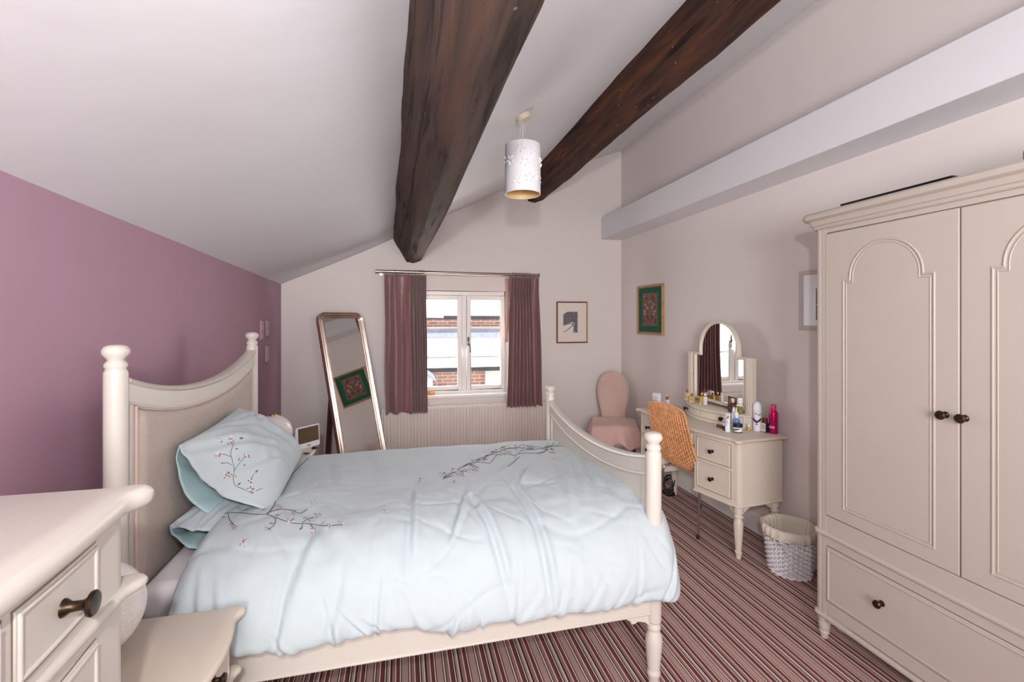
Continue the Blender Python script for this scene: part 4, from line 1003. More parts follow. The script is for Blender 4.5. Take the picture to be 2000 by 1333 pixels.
bottle('serum_bottle', 'tiny amber dropper bottle with a white tip in front of the white aerosol', .182, .136, TB, [('body', [(.0005, 0), (.010, 0), (.0105, .002), (.0105, .020), (.006, .025), (.0005, .025)], 'amber'), ('dropper', [(.0005, .0245), (.0068, .025), (.0068, .032), (.0035, .036), (.003, .045), (.0005, .047)], 'whiteplastic')])
jar = bottle('cream_jar', 'squat black jar with a white label at the front of the dressing table', .172, .238, TB, [('jar', cyl(.029, 0, .034, .003), 'clear'), ('lid', cyl(.0302, .034, .056, .003), 'black'), ('base_band', [(.0005, -.0001), (.0294, -.0001), (.0294, .006), (.0005, .006)], 'black')])
wrap(jar, 'label_swash', .029, 'black', lambda t: .010 + .012 * t, lambda t: .018 + .012 * t, 70, 150)
tu = thing('cream_tube', 'white standing tube with a pale blue swirl, next to the black jar', 'tube', dl(.202, .292, TB), DROT)
secs = []
for k in range(9):
    t = k / 8; rx, ry = .016 + .004 * t, .016 * (1 - t) + .002
    secs.append([(rx * math.cos(2 * PI * j / 20), ry * math.sin(2 * PI * j / 20), .018 + .102 * t) for j in range(20)])
obj('tube', MB().loft(secs), 'whiteplastic', tu); obj('cap', MB().lathe(cyl(.0155, 0, .018), (0, 0, 0), 20), 'whiteplastic', tu)
def tube_patch(z0, z1, a0, a1, m, nm):
    secs = []
    for k in range(9):
        s_ = k / 8; zc = z0 + (z1 - z0) * s_; t = (zc - .018) / .102; rx, ry = .016 + .004 * t + .0005, .016 * (1 - t) + .0025
        lo_, hi_ = R(a0 + 30 * s_), R(a0 + 30 * s_ + (a1 - a0) * math.sin(PI * max(.05, min(.95, s_))))
        secs.append([(rx * math.cos(lo_), ry * math.sin(lo_), zc), (rx * math.cos(hi_), ry * math.sin(hi_), zc), (rx * .9 * math.cos(hi_), ry * .9 * math.sin(hi_), zc), (rx * .9 * math.cos(lo_), ry * .9 * math.sin(lo_), zc)])
    obj(nm, MB().loft(secs), m, tu)
tube_patch(.035, .075, 60, 120, 'lightblue', 'swirl'); tube_patch(.085, .105, 80, 130, 'black', 'emblem')
bottle('lipstick_tube', 'dark red lip gloss tube lying on the dressing table', .300, .262, TB, [], 'lipstick')
lp = bpy.data.objects['lipstick_tube']
obj('barrel', MB().lathe(cyl(.0098, -.022, .030), (0, 0, .0105), 16, 'x'), 'satin_red', lp); obj('cap', MB().lathe(cyl(.0085, .030, .040), (0, 0, .0105), 16, 'x'), 'paper', lp)
bottle('pump_bottle', 'blue spray bottle with a white pump among the toiletries', .225, .195, TB, [('body', [(.0005, 0), (.022, 0), (.023, .003), (.023, .060), (.012, .078), (.0005, .078)], 'bluepl'), ('collar', cyl(.011, .078, .090), 'whiteplastic'), ('pump', [(.0005, .09), (.012, .09), (.013, .108), (.008, .118), (.0035, .122), (.0035, .150), (.0005, .150)], 'whiteplastic')])
bottle('white_sprayer', 'slim white spray bottle in front of the dark leaflet', .272, .170, TB, [('body', [(.0005, 0), (.0155, 0), (.016, .002), (.015, .095), (.011, .102), (.0005, .102)], 'clear'), ('cap', [(.0005, .102), (.0115, .102), (.0115, .118), (.009, .132), (.006, .140), (.0005, .141)], 'whiteplastic')])
bottle('peach_vial', 'short pale vial with a blue cap beside the white tube', .238, .285, TB, [('body', cyl(.010, 0, .030), 'navy'), ('cap', cyl(.0092, .030, .048), 'clear')])
lfz = thing('leaflet', 'upright black printed leaflet box showing a pale bowl, behind the sprays', 'box', vl(.205, .145, VB), DROT)
obj('card', MB().box(-.035, .035, -.006, .006, 0, .112), 'leaflet', lfz, .001)
obj('white_border', MB().box(-.036, .036, -.0062, .0062, .112, .117), 'paper', lfz)
q = [(-.016, .092), (-.018, .097), (-.012, .101), (.012, .101), (.018, .097), (.014, .090), (.010, .070), (-.010, .070)]
obj('printed_bowl', MB().prism([(a - .012, z) for a, z in q], 'y', .0058, .0068), 'paper', lfz)
obj('printed_square', MB().box(-.030, -.006, .0058, .0066, .022, .048), 'browncap', lfz)
obj('printed_strip', MB().box(.010, .026, .0058, .0066, .06, .09), 'browncap', lfz)
bottle('body_oil', 'olive oil bottle with a white cap against the right mirror post', .152, .125, VB, [('body', cyl(.017, 0, .052), 'olive'), ('neck', cyl(.015, .052, .074), 'clear'), ('cap', cyl(.0178, .074, .104), 'whiteplastic')])
for (nm, lab, a, d, w_, h_, m, capm, caph) in (('perfume_bottle', 'square peach perfume bottle with a jewelled stopper, leftmost on the mirror stand', .700, .160, .022, .060, 'peach', 'browncap', .026),
                                             ('perfume_bottle', 'low amber perfume bottle with a rosy label in front of the left mirror post', .622, .172, .026, .046, 'amber', 'goldm', .020),
                                             ('perfume_bottle', 'tall yellow perfume bottle with a gold stopper, close to the mirror glass', .532, .150, .014, .058, 'amber', 'goldm', .026),
                                             ('perfume_bottle', 'slim pale perfume bottle with a white cap, just right of the amber ones', .490, .150, .012, .064, 'clear', 'whiteplastic', .022)):
    t = thing(nm, lab, 'bottle', vl(a, d, VB), VROT, 'perfume bottles on the mirror stand')
    obj('flask', MB().box(-w_, w_, -.012, .012, 0, h_), m, t, .004); obj('base_slab', MB().box(-w_ + .002, w_ - .002, -.013, .013, -.0003, .010), 'clear', t, .002)
    obj('collar', MB().lathe(cyl(.006, h_, h_ + .006), (0, 0, 0), 14), 'goldm', t)
    obj('stopper', MB().lathe([(.0005, h_ + .005), (.007, h_ + .006), (.009, h_ + .004 + caph * .5), (.006, h_ + caph), (.0005, h_ + caph + .002)], (0, 0, 0), 14), capm, t)
    if 'rosy' in lab: obj('rosy_label', MB().lathe([(.0005, .012), (.014, .012), (.014, .0126), (.0005, .0126)], (0, 0, .024), 16, 'y'), 'rose', t)
wb_ = thing('carton', 'tall white carton with pale print behind the wicker chair back', 'box', dl(1.0, .26, TB), DROT + R(8))
obj('box', MB().box(-.032, .032, -.016, .016, 0, .128), 'whiteplastic', wb_, .001); obj('printed_band', MB().box(-.026, .026, .0158, .0164, .055, .075), 'rose', wb_); obj('printed_band', MB().box(-.026, .026, .0158, .0164, .085, .092), 'greyframe', wb_)
t = bottle('lotion_bottle', 'clear square bottle with a russet cap and black label, behind the wicker chair', .944, .20, TB, [('cap', cyl(.0105, .082, .106), 'browncap'), ('tip', cyl(.006, .106, .114), 'whiteplastic')])
obj('flask', MB().box(-.020, .020, -.012, .012, 0, .082), 'clear', t, .004); obj('black_label', MB().box(-.012, .012, .0118, .0126, .02, .056), 'black', t)
bottle('glass_jar', 'frosted round jar between the white carton and the russet-capped bottle', .945, .25, TB, [('jar', cyl(.026, 0, .05, .004), 'clear'), ('lid', cyl(.0265, .05, .064, .003), 'clear')], 'jar')

# ------------------------------------------------------------------ wardrobe
wd = thing('wardrobe', 'large cream double wardrobe with arched door mouldings and one long drawer', 'wardrobe', (1.904, 1.77, 0), R(90))
# local: x runs along the wall towards the camera as -x, y = depth away from the front (into the wall)
WFX = 1.904
WY1, WY0 = 1.762, .60
def wbox(name, x0, x1, y0, y1, z0, z1, bevel=.003, m='cream2', parent=None): return obj(name, MB().box(x0, x1, y0, y1, z0, z1), m, parent or wd, bevel, world=True)
XB = 2.395
wbox('carcass', WFX + .022, XB, WY0 + .01, WY1 - .01, .13, 1.925)
for y in (WY1 - .024, WY0 + .024):
    obj('corner_post', MB().lathe([(.001, .108), (.025, .108), (.025, 1.925), (.001, 1.925)], (WFX + .026, y, 0), 24), 'cream2', wd, world=True)
wbox('top_rail', WFX + .003, WFX + .024, WY0 + .045, WY1 - .045, 1.893, 1.93)
wbox('middle_rail', WFX + .003, WFX + .024, WY0 + .045, WY1 - .045, .45, .588)
wbox('stile', WFX + .0015, WFX + .0235, WY1 - .0575, WY1 - .038, .128, 1.921, .001); wbox('stile', WFX + .0015, WFX + .0235, WY0 + .038, WY0 + .0575, .128, 1.921, .001)
wbox('bottom_rail', WFX + .003, WFX + .024, WY0 + .045, WY1 - .045, .135, .192)
# cornice swept round the front and the two ends
cor = [(0, 1.914), (.006, 1.915), (.011, 1.920), (.011, 1.926), (.014, 1.930), (.020, 1.932), (.024, 1.937), (.026, 1.946), (.032, 1.953), (.042, 1.956), (.050, 1.961), (.054, 1.970), (.053, 1.980), (.046, 1.988), (.036, 1.991), (.0, 1.991)]
secs = []
corn = [(XB, WY1 - .012, 0, 1)] + [(WFX + .012, WY1 - .012, -math.sin(PI / 2 * k / 6), math.cos(PI / 2 * k / 6)) for k in range(7)] + [(WFX + .012, WY0 + .012, -math.cos(PI / 2 * k / 6), -math.sin(PI / 2 * k / 6)) for k in range(7)] + [(XB, WY0 + .012, 0, -1)]
for (x, y, dx, dy) in corn:
    secs.append([(x + dx * (o_ + .012), y + dy * (o_ + .012), z) for o_, z in cor])
obj('cornice', MB().loft(secs, True, True), 'cream2', wd, world=True, smooth=28)
wbox('cornice_top', WFX + .0, XB, WY0, WY1, 1.95, 1.989)
def rail_mould(name, z, prof_):
    secs = []
    pts_ = [(XB, WY1, 0, 1), (WFX + .026, WY1, 0, 1)]
    for k in range(7):
        a = PI / 2 * k / 6; pts_.append((WFX + .026 - 0 * math.sin(a), WY1 - .024 + 0, -math.sin(a), math.cos(a)))
    pts_ = []
    pts_.append((XB, WY1 - .024, 0, 1)); 
    for k in range(9):
        a = PI * .62 * k / 8; pts_.append((WFX + .026, WY1 - .024, -math.sin(a), math.cos(a)))
    y0s = [WY1 - .085 - (WY1 - WY0 - .17) * k / 8 for k in range(9)]
    base_ = [Vector((p[0] + p[2] * .025, p[1] + p[3] * .025)) for p in pts_]
    base_ += [Vector((WFX + .004, y)) for y in y0s]
    base_ += [Vector((b.x, WY1 + WY0 - b.y)) for b in reversed(base_[:10])]
    n_ = len(base_)
    for i, b in enumerate(base_):
        t = base_[min(i + 1, n_ - 1)] - base_[max(i - 1, 0)]; t.normalize(); nn = Vector((t.y, -t.x))
        if i == 0: nn = Vector((0, 1))
        if i == n_ - 1: nn = Vector((0, -1))
        if nn.dot(b - Vector((2.2, (WY0 + WY1) / 2))) < 0: nn = -nn
        secs.append([(b.x + nn.x * o_, b.y + nn.y * o_, z + h_) for o_, h_ in prof_])
    obj(name, MB().loft(secs), 'cream2', wd, world=True, smooth=45)
bull = [(-.006, -.012), (.004, -.012), (.009, -.008), (.011, 0), (.009, .008), (.004, .012), (-.006, .012)]
rail_mould('waist_moulding', .502, bull); rail_mould('base_moulding', .118, bull)
def arch_loop(yl, yr, zb, zs, ya, yb, zt, o=0.0, n=22):
    yl -= o; yr += o; zb += o; zs -= o; ya -= o; yb += o; r_ = (ya - yb) / 2; yc = (ya + yb) / 2; cz_ = zt - o - r_
    return [(yl, zb), (yr, zb), (yr, zs), (yb, zs)] + [(yc - r_ * math.cos(PI * k / n), cz_ + r_ * math.sin(PI * k / n)) for k in range(n + 1)] + [(ya, zs), (yl, zs)]
def door(yl, yr, kn):
    d = obj('door', MB().box(WFX - .0, WFX + .021, yr, yl, .592, 1.889), 'cream2', wd, .003, world=True)
    w_ = yl - yr
    lp_ = (yl - .090, yr + .076, .652, 1.668, yl - .119, yr + .113, 1.823)
    for o_, rr, nm in ((0.0, .0042, 'arched_moulding'), (.013, .0024, 'arched_bead')):
        pts_ = arch_loop(*lp_, o=o_)
        obj(nm, MB().bead([(WFX - .0005, y, z) for y, z in pts_], rr, 8), 'cream2', d, world=True, smooth=50)
    obj('gap_shade_strip', MB().box(WFX + .004, WFX + .0225, yr - .0022, yl + .0022, .5898, 1.8912), 'gap', d, world=True)  # plate behind the door, the gap's shade put into its colour
    obj('knob', MB().lathe([(.001, 0), (.012, 0), (.012, -.003), (.006, -.007), (.0055, -.016), (.009, -.020), (.0155, -.024), (.0165, -.029), (.013, -.034), (.001, -.036)], (WFX, kn, 1.152), 20, 'x'), 'brass', d, world=True)
door(1.706, 1.186, 1.226); door(1.181, .656, 1.167)
dr = obj('drawer', MB().box(WFX + .001, WFX + .021, .658, 1.703, .196, .447), 'cream2', wd, .003, world=True)
lp2 = [(1.703 - .012, .208), (.670, .208), (.670, .435), (1.703 - .012, .435)]
obj('drawer_bead', MB().bead([(WFX + .0005, y, z) for y, z in lp2], .0045, 8), 'cream2', dr, world=True, smooth=50)
obj('gap_shade_strip', MB().box(WFX + .004, WFX + .0225, .6555, 1.7055, .1935, .4495), 'gap', dr, world=True)  # drawer gap shade, drawn as a tinted plate
for kn in (1.451, .91): obj('knob', MB().lathe([(.001, 0), (.012, 0), (.012, -.003), (.006, -.007), (.0055, -.016), (.009, -.020), (.0155, -.024), (.0165, -.029), (.013, -.034), (.001, -.036)], (WFX + .001, kn, .335), 20, 'x'), 'brass', dr, world=True)
for y in (WY1 - .026, WY0 + .026):
    for x in (WFX + .028, XB - .03):
        obj('leg', MB().lathe([(.025, .108), (.025, .085), (.018, .080), (.018, .076), (.024, .070), (.025, .060), (.0195, .036), (.0215, .033), (.0215, .026), (.018, .023), (.014, .0), (.001, 0)], (x, y, 0), 24), 'cream2', wd, world=True)
# shaped bracket under the drawer, by the legs
for s_, y in ((-1, WY1 - .05), (1, WY0 + .05)):
    q = [(y, .135), (y + s_ * .12, .135), (y + s_ * .115, .112), (y + s_ * .10, .108), (y + s_ * .095, .098), (y + s_ * .07, .094), (y + s_ * .045, .100), (y + s_ * .02, .092), (y, .088)]
    obj('bracket', MB().prism(q, 'x', WFX + .008, WFX + .022), 'cream2', wd, .002, world=True)
tv = tag(obj('folio', MB().box(1.965, 2.30, 1.245, 1.685, 1.9915, 2.0265), 'black', None, .002), 'flat black case lying on top of the wardrobe', 'case')
cl = MB(); cl.box(1.99, 2.28, .70, 1.065, 1.9915, 2.055)
tag(obj('box', cl, 'goldframe', None, .006), 'brown box on top of the wardrobe at the right picture edge', 'box')

# ------------------------------------------------------------------ wicker chair with chrome legs, tucked to the dressing table
wc = thing('wicker_chair', 'honey wicker shell chair with chrome legs at the dressing table', 'chair', (2.12, 2.93, 0), R(12))
def shellc(u, v):
    """u across -1..1, v from the top of the back down and along the seat 0..1"""
    cc = shellc.c; k = v * (len(cc) - 1); i = min(int(k), len(cc) - 2); p = cc[i].lerp(cc[i + 1], k - i)
    hwv = interp([(0, .125), (.02, .150), (.06, .166), (.2, .178), (.45, .198), (.7, .205), (.92, .20), (.98, .175), (1, .16)], v)
    y = u * hwv; cup = (u * u) * .030 * (1 - abs(2 * v - 1) ** 3)
    bk = max(0.0, 1 - v / .5)
    x = p.x + cup * bk * 1.2 + .0; z = p.y + cup * (1 - bk) + (0 if v > .1 else -.012 * (u * u) * (1 - v / .1))
    return Vector((x, y, z))
shellc.c = [Vector((p.x, p.y)) for p in smoothcurve([(-.335, .900, 0), (-.328, .84, 0), (-.300, .71, 0), (-.262, .58, 0), (-.215, .48, 0), (-.155, .425, 0), (-.07, .410, 0), (.03, .418, 0), (.12, .43, 0), (.175, .43, 0), (.20, .405, 0)], 8)]
sd_ = obj('shell', MB().grid(lambda u, v: shellc(2 * u - 1, v), 24, 60), 'wickerdark', wc, smooth=60)
sd_.modifiers.new('thick', 'SOLIDIFY').thickness = .0012
wv = MB()
# woven strands: verticals standing proud, weavers passing over and under between them
NW, NV2 = 17, 78
def nrm_at(u, v):
    e = .01; a = shellc(min(1, u + e), v) - shellc(max(-1, u - e), v); b = shellc(u, min(1, v + e)) - shellc(u, max(0, v - e)); n_ = a.cross(b); n_.normalize(); return n_
cols = [[(shellc(-.97 + 1.94 * i / NW, .01 + .97 * j / 60), nrm_at(-.97 + 1.94 * i / NW, .01 + .97 * j / 60)) for j in range(61)] for i in range(NW + 1)]
for i in range(NW + 1):
    wv.tube([p for p, n_ in cols[i]], .0052, 6)
obj('stakes', wv, 'wicker', wc, smooth=60, kind='stuff')
wv = MB()
for j in range(NV2):
    v = .012 + .965 * j / (NV2 - 1); pts_ = []
    for i in range(NW * 2 + 1):
        u = -.985 + 1.97 * i / (NW * 2); p = shellc(u, v); n_ = nrm_at(u, v)
        pts_.append(p + n_ * (.0075 * math.cos(PI * i / 2 + PI * (j % 2)) if i % 2 == 0 else 0))
    wv.tube(pts_, .0036, 5)
obj('weave', wv, 'wicker', wc, smooth=60, kind='stuff')
edge = [shellc(-1, k / 50) for k in range(51)] + [shellc(-1 + 2 * k / 16, 1) for k in range(1, 16)] + [shellc(1, 1 - k / 50) for k in range(51)] + [shellc(1 - 2 * k / 16, 0) for k in range(1, 16)]
obj('rim', MB().tube(edge, .0075, 7, True), 'wicker', wc, smooth=60)
for sy in (-1, 1):
    # front and rear legs of each side are the ends of tubes that arch under the seat
    for sx, lx_ in ((-1, -.205), (1, .218)):
        pts_ = smoothcurve([(lx_, sy * .180, .012), (lx_ * .93, sy * .176, .20), (lx_ * .86, sy * .170, .36), (lx_ * .80, sy * .165, .388), (lx_ * .70, sy * .145, .400), (lx_ * .45, sy * .09, .405)], 6)
        lg = obj('leg', MB().tube(pts_, .0075, 10), 'chrome', wc, smooth=60)
        obj('foot_cap', MB().lathe([(.001, 0), (.0105, 0), (.0105, .026), (.008, .030), (.001, .030)], (lx_, sy * .180, 0), 12), 'black', lg)
obj('seat_frame', MB().tube([(-.10, -.09, .405), (.10, -.09, .405), (.10, .09, .405), (-.10, .09, .405)], .007, 8, True), 'chrome', wc, smooth=60)
bagt = thing('handbag', 'black glossy handbag on the wicker chair seat, in the kneehole', 'bag', (2.17, 2.86, .437), R(12))
obj('bag_body', outline_solid(MB(), [(-.11, -.06), (.11, -.06), (.12, 0), (.11, .06), (-.11, .06), (-.12, 0)], 0, .17, .035, 8), 'leather', bagt, smooth=60)
for y in (-.045, .045): obj('handle', MB().tube(smoothcurve([(-.07, y, .15), (-.06, y, .20), (0, y * .6, .235), (.06, y, .20), (.07, y, .15)], 6), .006, 8), 'leather', bagt, smooth=60)

# coiled cable on the floor under the far end of the dressing table
cb = MB(); pts_ = []
for k in range(90):
    a = 2 * PI * k / 22; rr = .05 + .012 * math.sin(k * .7)
    pts_.append((2.20 + .035 * math.sin(a) + .02 * nz(k * .2, 0, 0), 3.44 + rr * math.cos(a), .010 + .055 * (1 + math.sin(a + .5)) + .0006 * k))
cb.tube(pts_, .0045, 6)
cb.box(2.17, 2.25, 3.41, 3.49, .0, .03)
tag(obj('coiled_cable', cb, 'black', smooth=60), 'coiled black cable and adaptor on the carpet beneath the dressing table', 'cable')

# ------------------------------------------------------------------ pink slipper chair in the corner
pc = thing('slipper_chair', 'dusty pink upholstered slipper chair with a keyhole back in the far corner', 'chair', (2.10, 4.26, 0), R(-24))
# back faces -y locally
outl = [(-.115, .34), (-.118, .44), (-.122, .50), (-.135, .56), (-.152, .64), (-.158, .72), (-.148, .80), (-.115, .87), (-.06, .91), (0, .922)]
outl = [(p.x, p.y) for p in smoothcurve([(a, b, 0) for a, b in outl], 4)]
full = outl + [(-a, b) for a, b in reversed(outl[:-1])]
secs = []
def backy(z): return .20 + .085 * max(0, (z - .40)) / .5 + .02 * math.sin(3 * z)
for d, sc_ in ((-.028, .86), (-.036, .93) , (-.030, .975), (-.012, 1.0), (.020, 1.0), (.030, .97)):
    cxm, czm = 0, .62
    secs.append([(a * sc_, backy(b) + d, czm + (b - czm) * (sc_ if b > .5 else 1)) for a, b in full])
obj('backrest', MB().loft(secs, True, True), 'pink', pc, smooth=50)
obj('back_piping', MB().tube([(a * 1.0, backy(b) - .024, b) for a, b in full], .006, 8), 'pink', pc, smooth=60)
obj('seat', outline_solid(MB(), [(.25 * math.copysign(abs(math.cos(t)) ** .6, math.cos(t)), -.05 + .25 * math.copysign(abs(math.sin(t)) ** .6, math.sin(t))) for t in [2 * PI * k / 40 for k in range(40)]], .26, .415, .05, 8), 'pink', pc, smooth=60)
for x in (-.17, .17):
    for y in (-.23, .13): obj('leg', MB().lathe([(.001, 0), (.012, 0), (.02, .10), (.024, .20), (.024, .275), (.001, .275)], (x, y, 0), 16), 'darkwood', pc)
# a rose cloth thrown over the seat
def throw(u, v):
    x = -.33 + .66 * u; y = -.37 + .52 * v
    rx = abs(x) / .25; ry = max(0.0, (-.05 - y - .0)) / .25
    d = max(0.0, max(rx, ry) - .86)
    z = .442 + .022 * (1 - min(1, rx ** 2)) - .52 * d ** 1.25
    ang = math.atan2(y + .05, x)
    fold = min(1.0, d * 3)
    x2 = x * (1 - .16 * fold * min(1, rx)) ; y2 = y * (1 - .05 * fold) if y < -.1 else y
    s_ = .022 * fold * math.sin(ang * 9 + 1.0)
    x2 += s_ * math.cos(ang); y2 += s_ * math.sin(ang)
    z += -.03 * fold * (math.cos(u * 17) * .6 + nz(u * 4, v * 4, 0, 6)) + .007 * nz(u * 5, v * 5, 2, 9)
    return (x2, y2, max(.20, z))
ro = bpy.data.objects.new('tmp', None)
mwp = Matrix.LocRotScale(Vector((2.10, 4.26, 0)), pc.rotation_euler, None)
th = thing('cloth', 'rose pink cloth thrown over the seat of the slipper chair', 'cloth', (2.10, 4.26, .44), R(-24))
to = obj('drape', MB().grid(lambda u, v: tuple(Vector(throw(u, v)) - Vector((0, 0, .44))), 60, 50), 'rose', th, smooth=0)
to.data.polygons.foreach_set('use_smooth', [True] * len(to.data.polygons)); to.modifiers.new('thick', 'SOLIDIFY').thickness = .004

# ------------------------------------------------------------------ white wicker basket
bk = thing('waste_basket', 'white wicker waste basket with a cream cotton liner beside the wardrobe', 'basket', (2.235, 2.235, 0))
def brad(z): return interp([(0, .104), (.03, .111), (.27, .136)], z)
NS_ = 30
for k in range(NS_):
    a = 2 * PI * k / NS_
    obj('stake', MB().tube([((brad(z)) * math.cos(a), (brad(z)) * math.sin(a), z) for z in (.004, .09, .18, .262)], .0042, 6), 'basketwhite', bk, smooth=60)
rows = 19
for j in range(rows):
    z = .016 + .238 * j / (rows - 1); pts_ = []
    n_ = NS_ * 4
    for k in range(n_):
        a = 2 * PI * k / n_; rr = brad(z) + .0075 * math.cos(PI * k / 4 + PI * (j % 2)) + .0006 * nz(k * .5, j, 0)
        pts_.append((rr * math.cos(a), rr * math.sin(a), z + .0012 * nz(k * .3, j * 2, 1)))
    obj('willow_weaver', MB().tube(pts_, .0054, 6, True, flat=1.0), 'basketwhite', bk, smooth=60)
for z, r_ in ((.007, .109), (.263, .134)):
    obj('braided_rim', MB().tube([((r_ + .003 * math.cos(k * 1.3)) * math.cos(2 * PI * k / 90), (r_ + .003 * math.cos(k * 1.3)) * math.sin(2 * PI * k / 90), z + .003 * math.sin(k * 1.3)) for k in range(90)], .006, 6, True), 'basketwhite', bk, smooth=60)
obj('base', MB().lathe([(.001, .002), (.104, .002), (.104, .008), (.001, .008)], (0, 0, 0), 30), 'basketwhite', bk)
def liner(u, v):
    a = 2 * PI * u; pr_ = [(.1515, .226), (.1555, .243), (.156, .262), (.151, .277), (.137, .281), (.124, .270), (.1135, .22), (.104, .14), (.09, .05), (.06, .03), (.002, .03)]
    k = v * (len(pr_) - 1); i = min(int(k), len(pr_) - 2); f_ = k - i
    r_ = pr_[i][0] + f_ * (pr_[i + 1][0] - pr_[i][0]); z = pr_[i][1] + f_ * (pr_[i + 1][1] - pr_[i][1])
    w_ = .004 * math.sin(17 * a + 3 * math.sin(4 * a)) * (1 if v < .3 else .7) + .004 * nz(math.cos(a) * 2, math.sin(a) * 2, v * 4)
    return ((r_ + w_) * math.cos(a), (r_ + w_) * math.sin(a), z + .0015 * math.sin(5 * a + 1) * (1 if v < .55 else 0) + (.005 * math.sin(3 * a) + .003 * math.sin(11 * a) if v < .12 else 0))
lo_ = obj('liner', MB().grid(liner, 140, 30), 'liner', bk, smooth=0); lo_.data.polygons.foreach_set('use_smooth', [True] * len(lo_.data.polygons)); lo_.modifiers.new('thick', 'SOLIDIFY').thickness = .0015
ba = math.atan2(-.75, -.98) - .10; bx_, by_ = .166 * math.cos(ba), .166 * math.sin(ba); tx, ty = -math.sin(ba), math.cos(ba)
bw = MB()
for s_ in (-1, 1):
    bw.tube(smoothcurve([(bx_, by_, .222), (bx_ + s_ * tx * .02, by_ + s_ * ty * .02, .238), (bx_ + s_ * tx * .04, by_ + s_ * ty * .04, .232), (bx_ + s_ * tx * .032, by_ + s_ * ty * .032, .218), (bx_, by_, .221)], 6), .007, 6, flat=.5)
    bw.tube(smoothcurve([(bx_, by_, .22), (bx_ + s_ * tx * .015, by_ + s_ * ty * .015, .19), (bx_ + s_ * tx * .03 + .004 * math.cos(ba), by_ + s_ * ty * .03, .155)], 6), .004, 6, flat=.4)
obj('ribbon_bow', bw, 'sheet', bk, smooth=60)

# ------------------------------------------------------------------ pictures
def picture(name, label, corner, ex, nrm_, w_, h_, fwid, fm, mount, art, art_rect, depth=.022, rake=.0, extra=None, slip=None):
    """corner = bottom-left seen from the room; ex = unit vector to the right; nrm_ = out of the wall"""
    corner, ex, nrm_ = Vector(corner), Vector(ex), Vector(nrm_); ez = Vector((0, 0, 1))
    t = thing(name, label, 'picture', corner)
    def pt(a, b, d): return corner + ex * a + ez * b + nrm_ * d
    def slab(nm, a0, a1, b0, b1, d0, d1, m, parent=None, bevel=0.0):
        vs = [pt(a, b, d) for d in (d0, d1) for a, b in ((a0, b0), (a1, b0), (a1, b1), (a0, b1))]
        return obj(nm, MB().add(vs, [(0, 1, 2, 3), (7, 6, 5, 4), (0, 4, 5, 1), (1, 5, 6, 2), (2, 6, 7, 3), (3, 7, 4, 0)]), m, parent or t, bevel, world=True)
    def member(nm, a, m):
        prof_ = [(0, 0), (0, depth * .8), (fwid * .35, depth), (fwid * .7, depth * .85), (fwid, depth * .6), (fwid, 0)]
        cs = [(0, 0), (w_, 0), (w_, h_), (0, h_)]; c0, c1 = cs[a], cs[(a + 1) % 4]
        din = [(1, 1), (-1, 1), (-1, -1), (1, -1)]
        secs = [[pt(c[0] + din[i][0] * o_, c[1] + din[i][1] * o_, d) for o_, d in prof_] for c, i in ((c0, a), (c1, (a + 1) % 4))]
        obj('frame_rail', MB().loft(secs), m, t, world=True)
    for a in range(4): member('frame', a, fm[a] if isinstance(fm, (list, tuple)) else fm)
    slab('mount', fwid * .9, w_ - fwid * .9, fwid * .9, h_ - fwid * .9, .002, depth * .45, mount)
    if slip:
        o_ = fwid
        for (a0, a1, b0, b1) in ((o_, w_ - o_, o_, o_ + .006), (o_, w_ - o_, h_ - o_ - .006, h_ - o_), (o_, o_ + .006, o_ + .006, h_ - o_ - .006), (w_ - o_ - .006, w_ - o_, o_ + .006, h_ - o_ - .006)): slab('slip', a0, a1, b0, b1, .004, depth * .6, slip)
    if art:
        a0, a1, b0, b1 = art_rect; ar = slab('artwork', a0, a1, b0, b1, depth * .40, depth * .45 + .0008, art)
    if extra: extra(slab, t, pt)
    return t
def etching_extra(slab, t, pt):
    def poly(nm, ps, m, d=.0112):
        obj(nm, MB().add([pt(a, b, d) for a, b in ps] + [pt(a, b, d - .001) for a, b in ps], [tuple(range(len(ps))), tuple(range(2 * len(ps) - 1, len(ps) - 1, -1))] + [(i, (i + 1) % len(ps), len(ps) + (i + 1) % len(ps), len(ps) + i) for i in range(len(ps))]), m, t, world=True)
    poly('snow_field', [(.078, .115), (.19, .115), (.20, .175), (.165, .215), (.09, .195), (.078, .19)], 'mount')
    poly('snow_roof', [(.15, .222), (.185, .232), (.20, .224), (.172, .215)], 'mount', .0114)
    poly('hedge_line', [(.082, .125), (.10, .122), (.15, .158), (.19, .19), (.186, .195), (.145, .165), (.10, .130), (.084, .135)], 'etching', .0116)
    poly('corner_notch', [(.075, .345), (.125, .345), (.105, .333), (.075, .318)], 'mount', .0114)
picture('framed_print', 'small monochrome snowy landscape print in a chestnut and gilt frame on the window wall', (1.643, YB - .0005, 1.227), (1, 0, 0), (0, -1, 0), .362, .457, .014, ['woodframe', 'goldframe', 'woodframe', 'woodframe'], 'mount', 'etching', (.078, .245, .115, .345), extra=etching_extra)
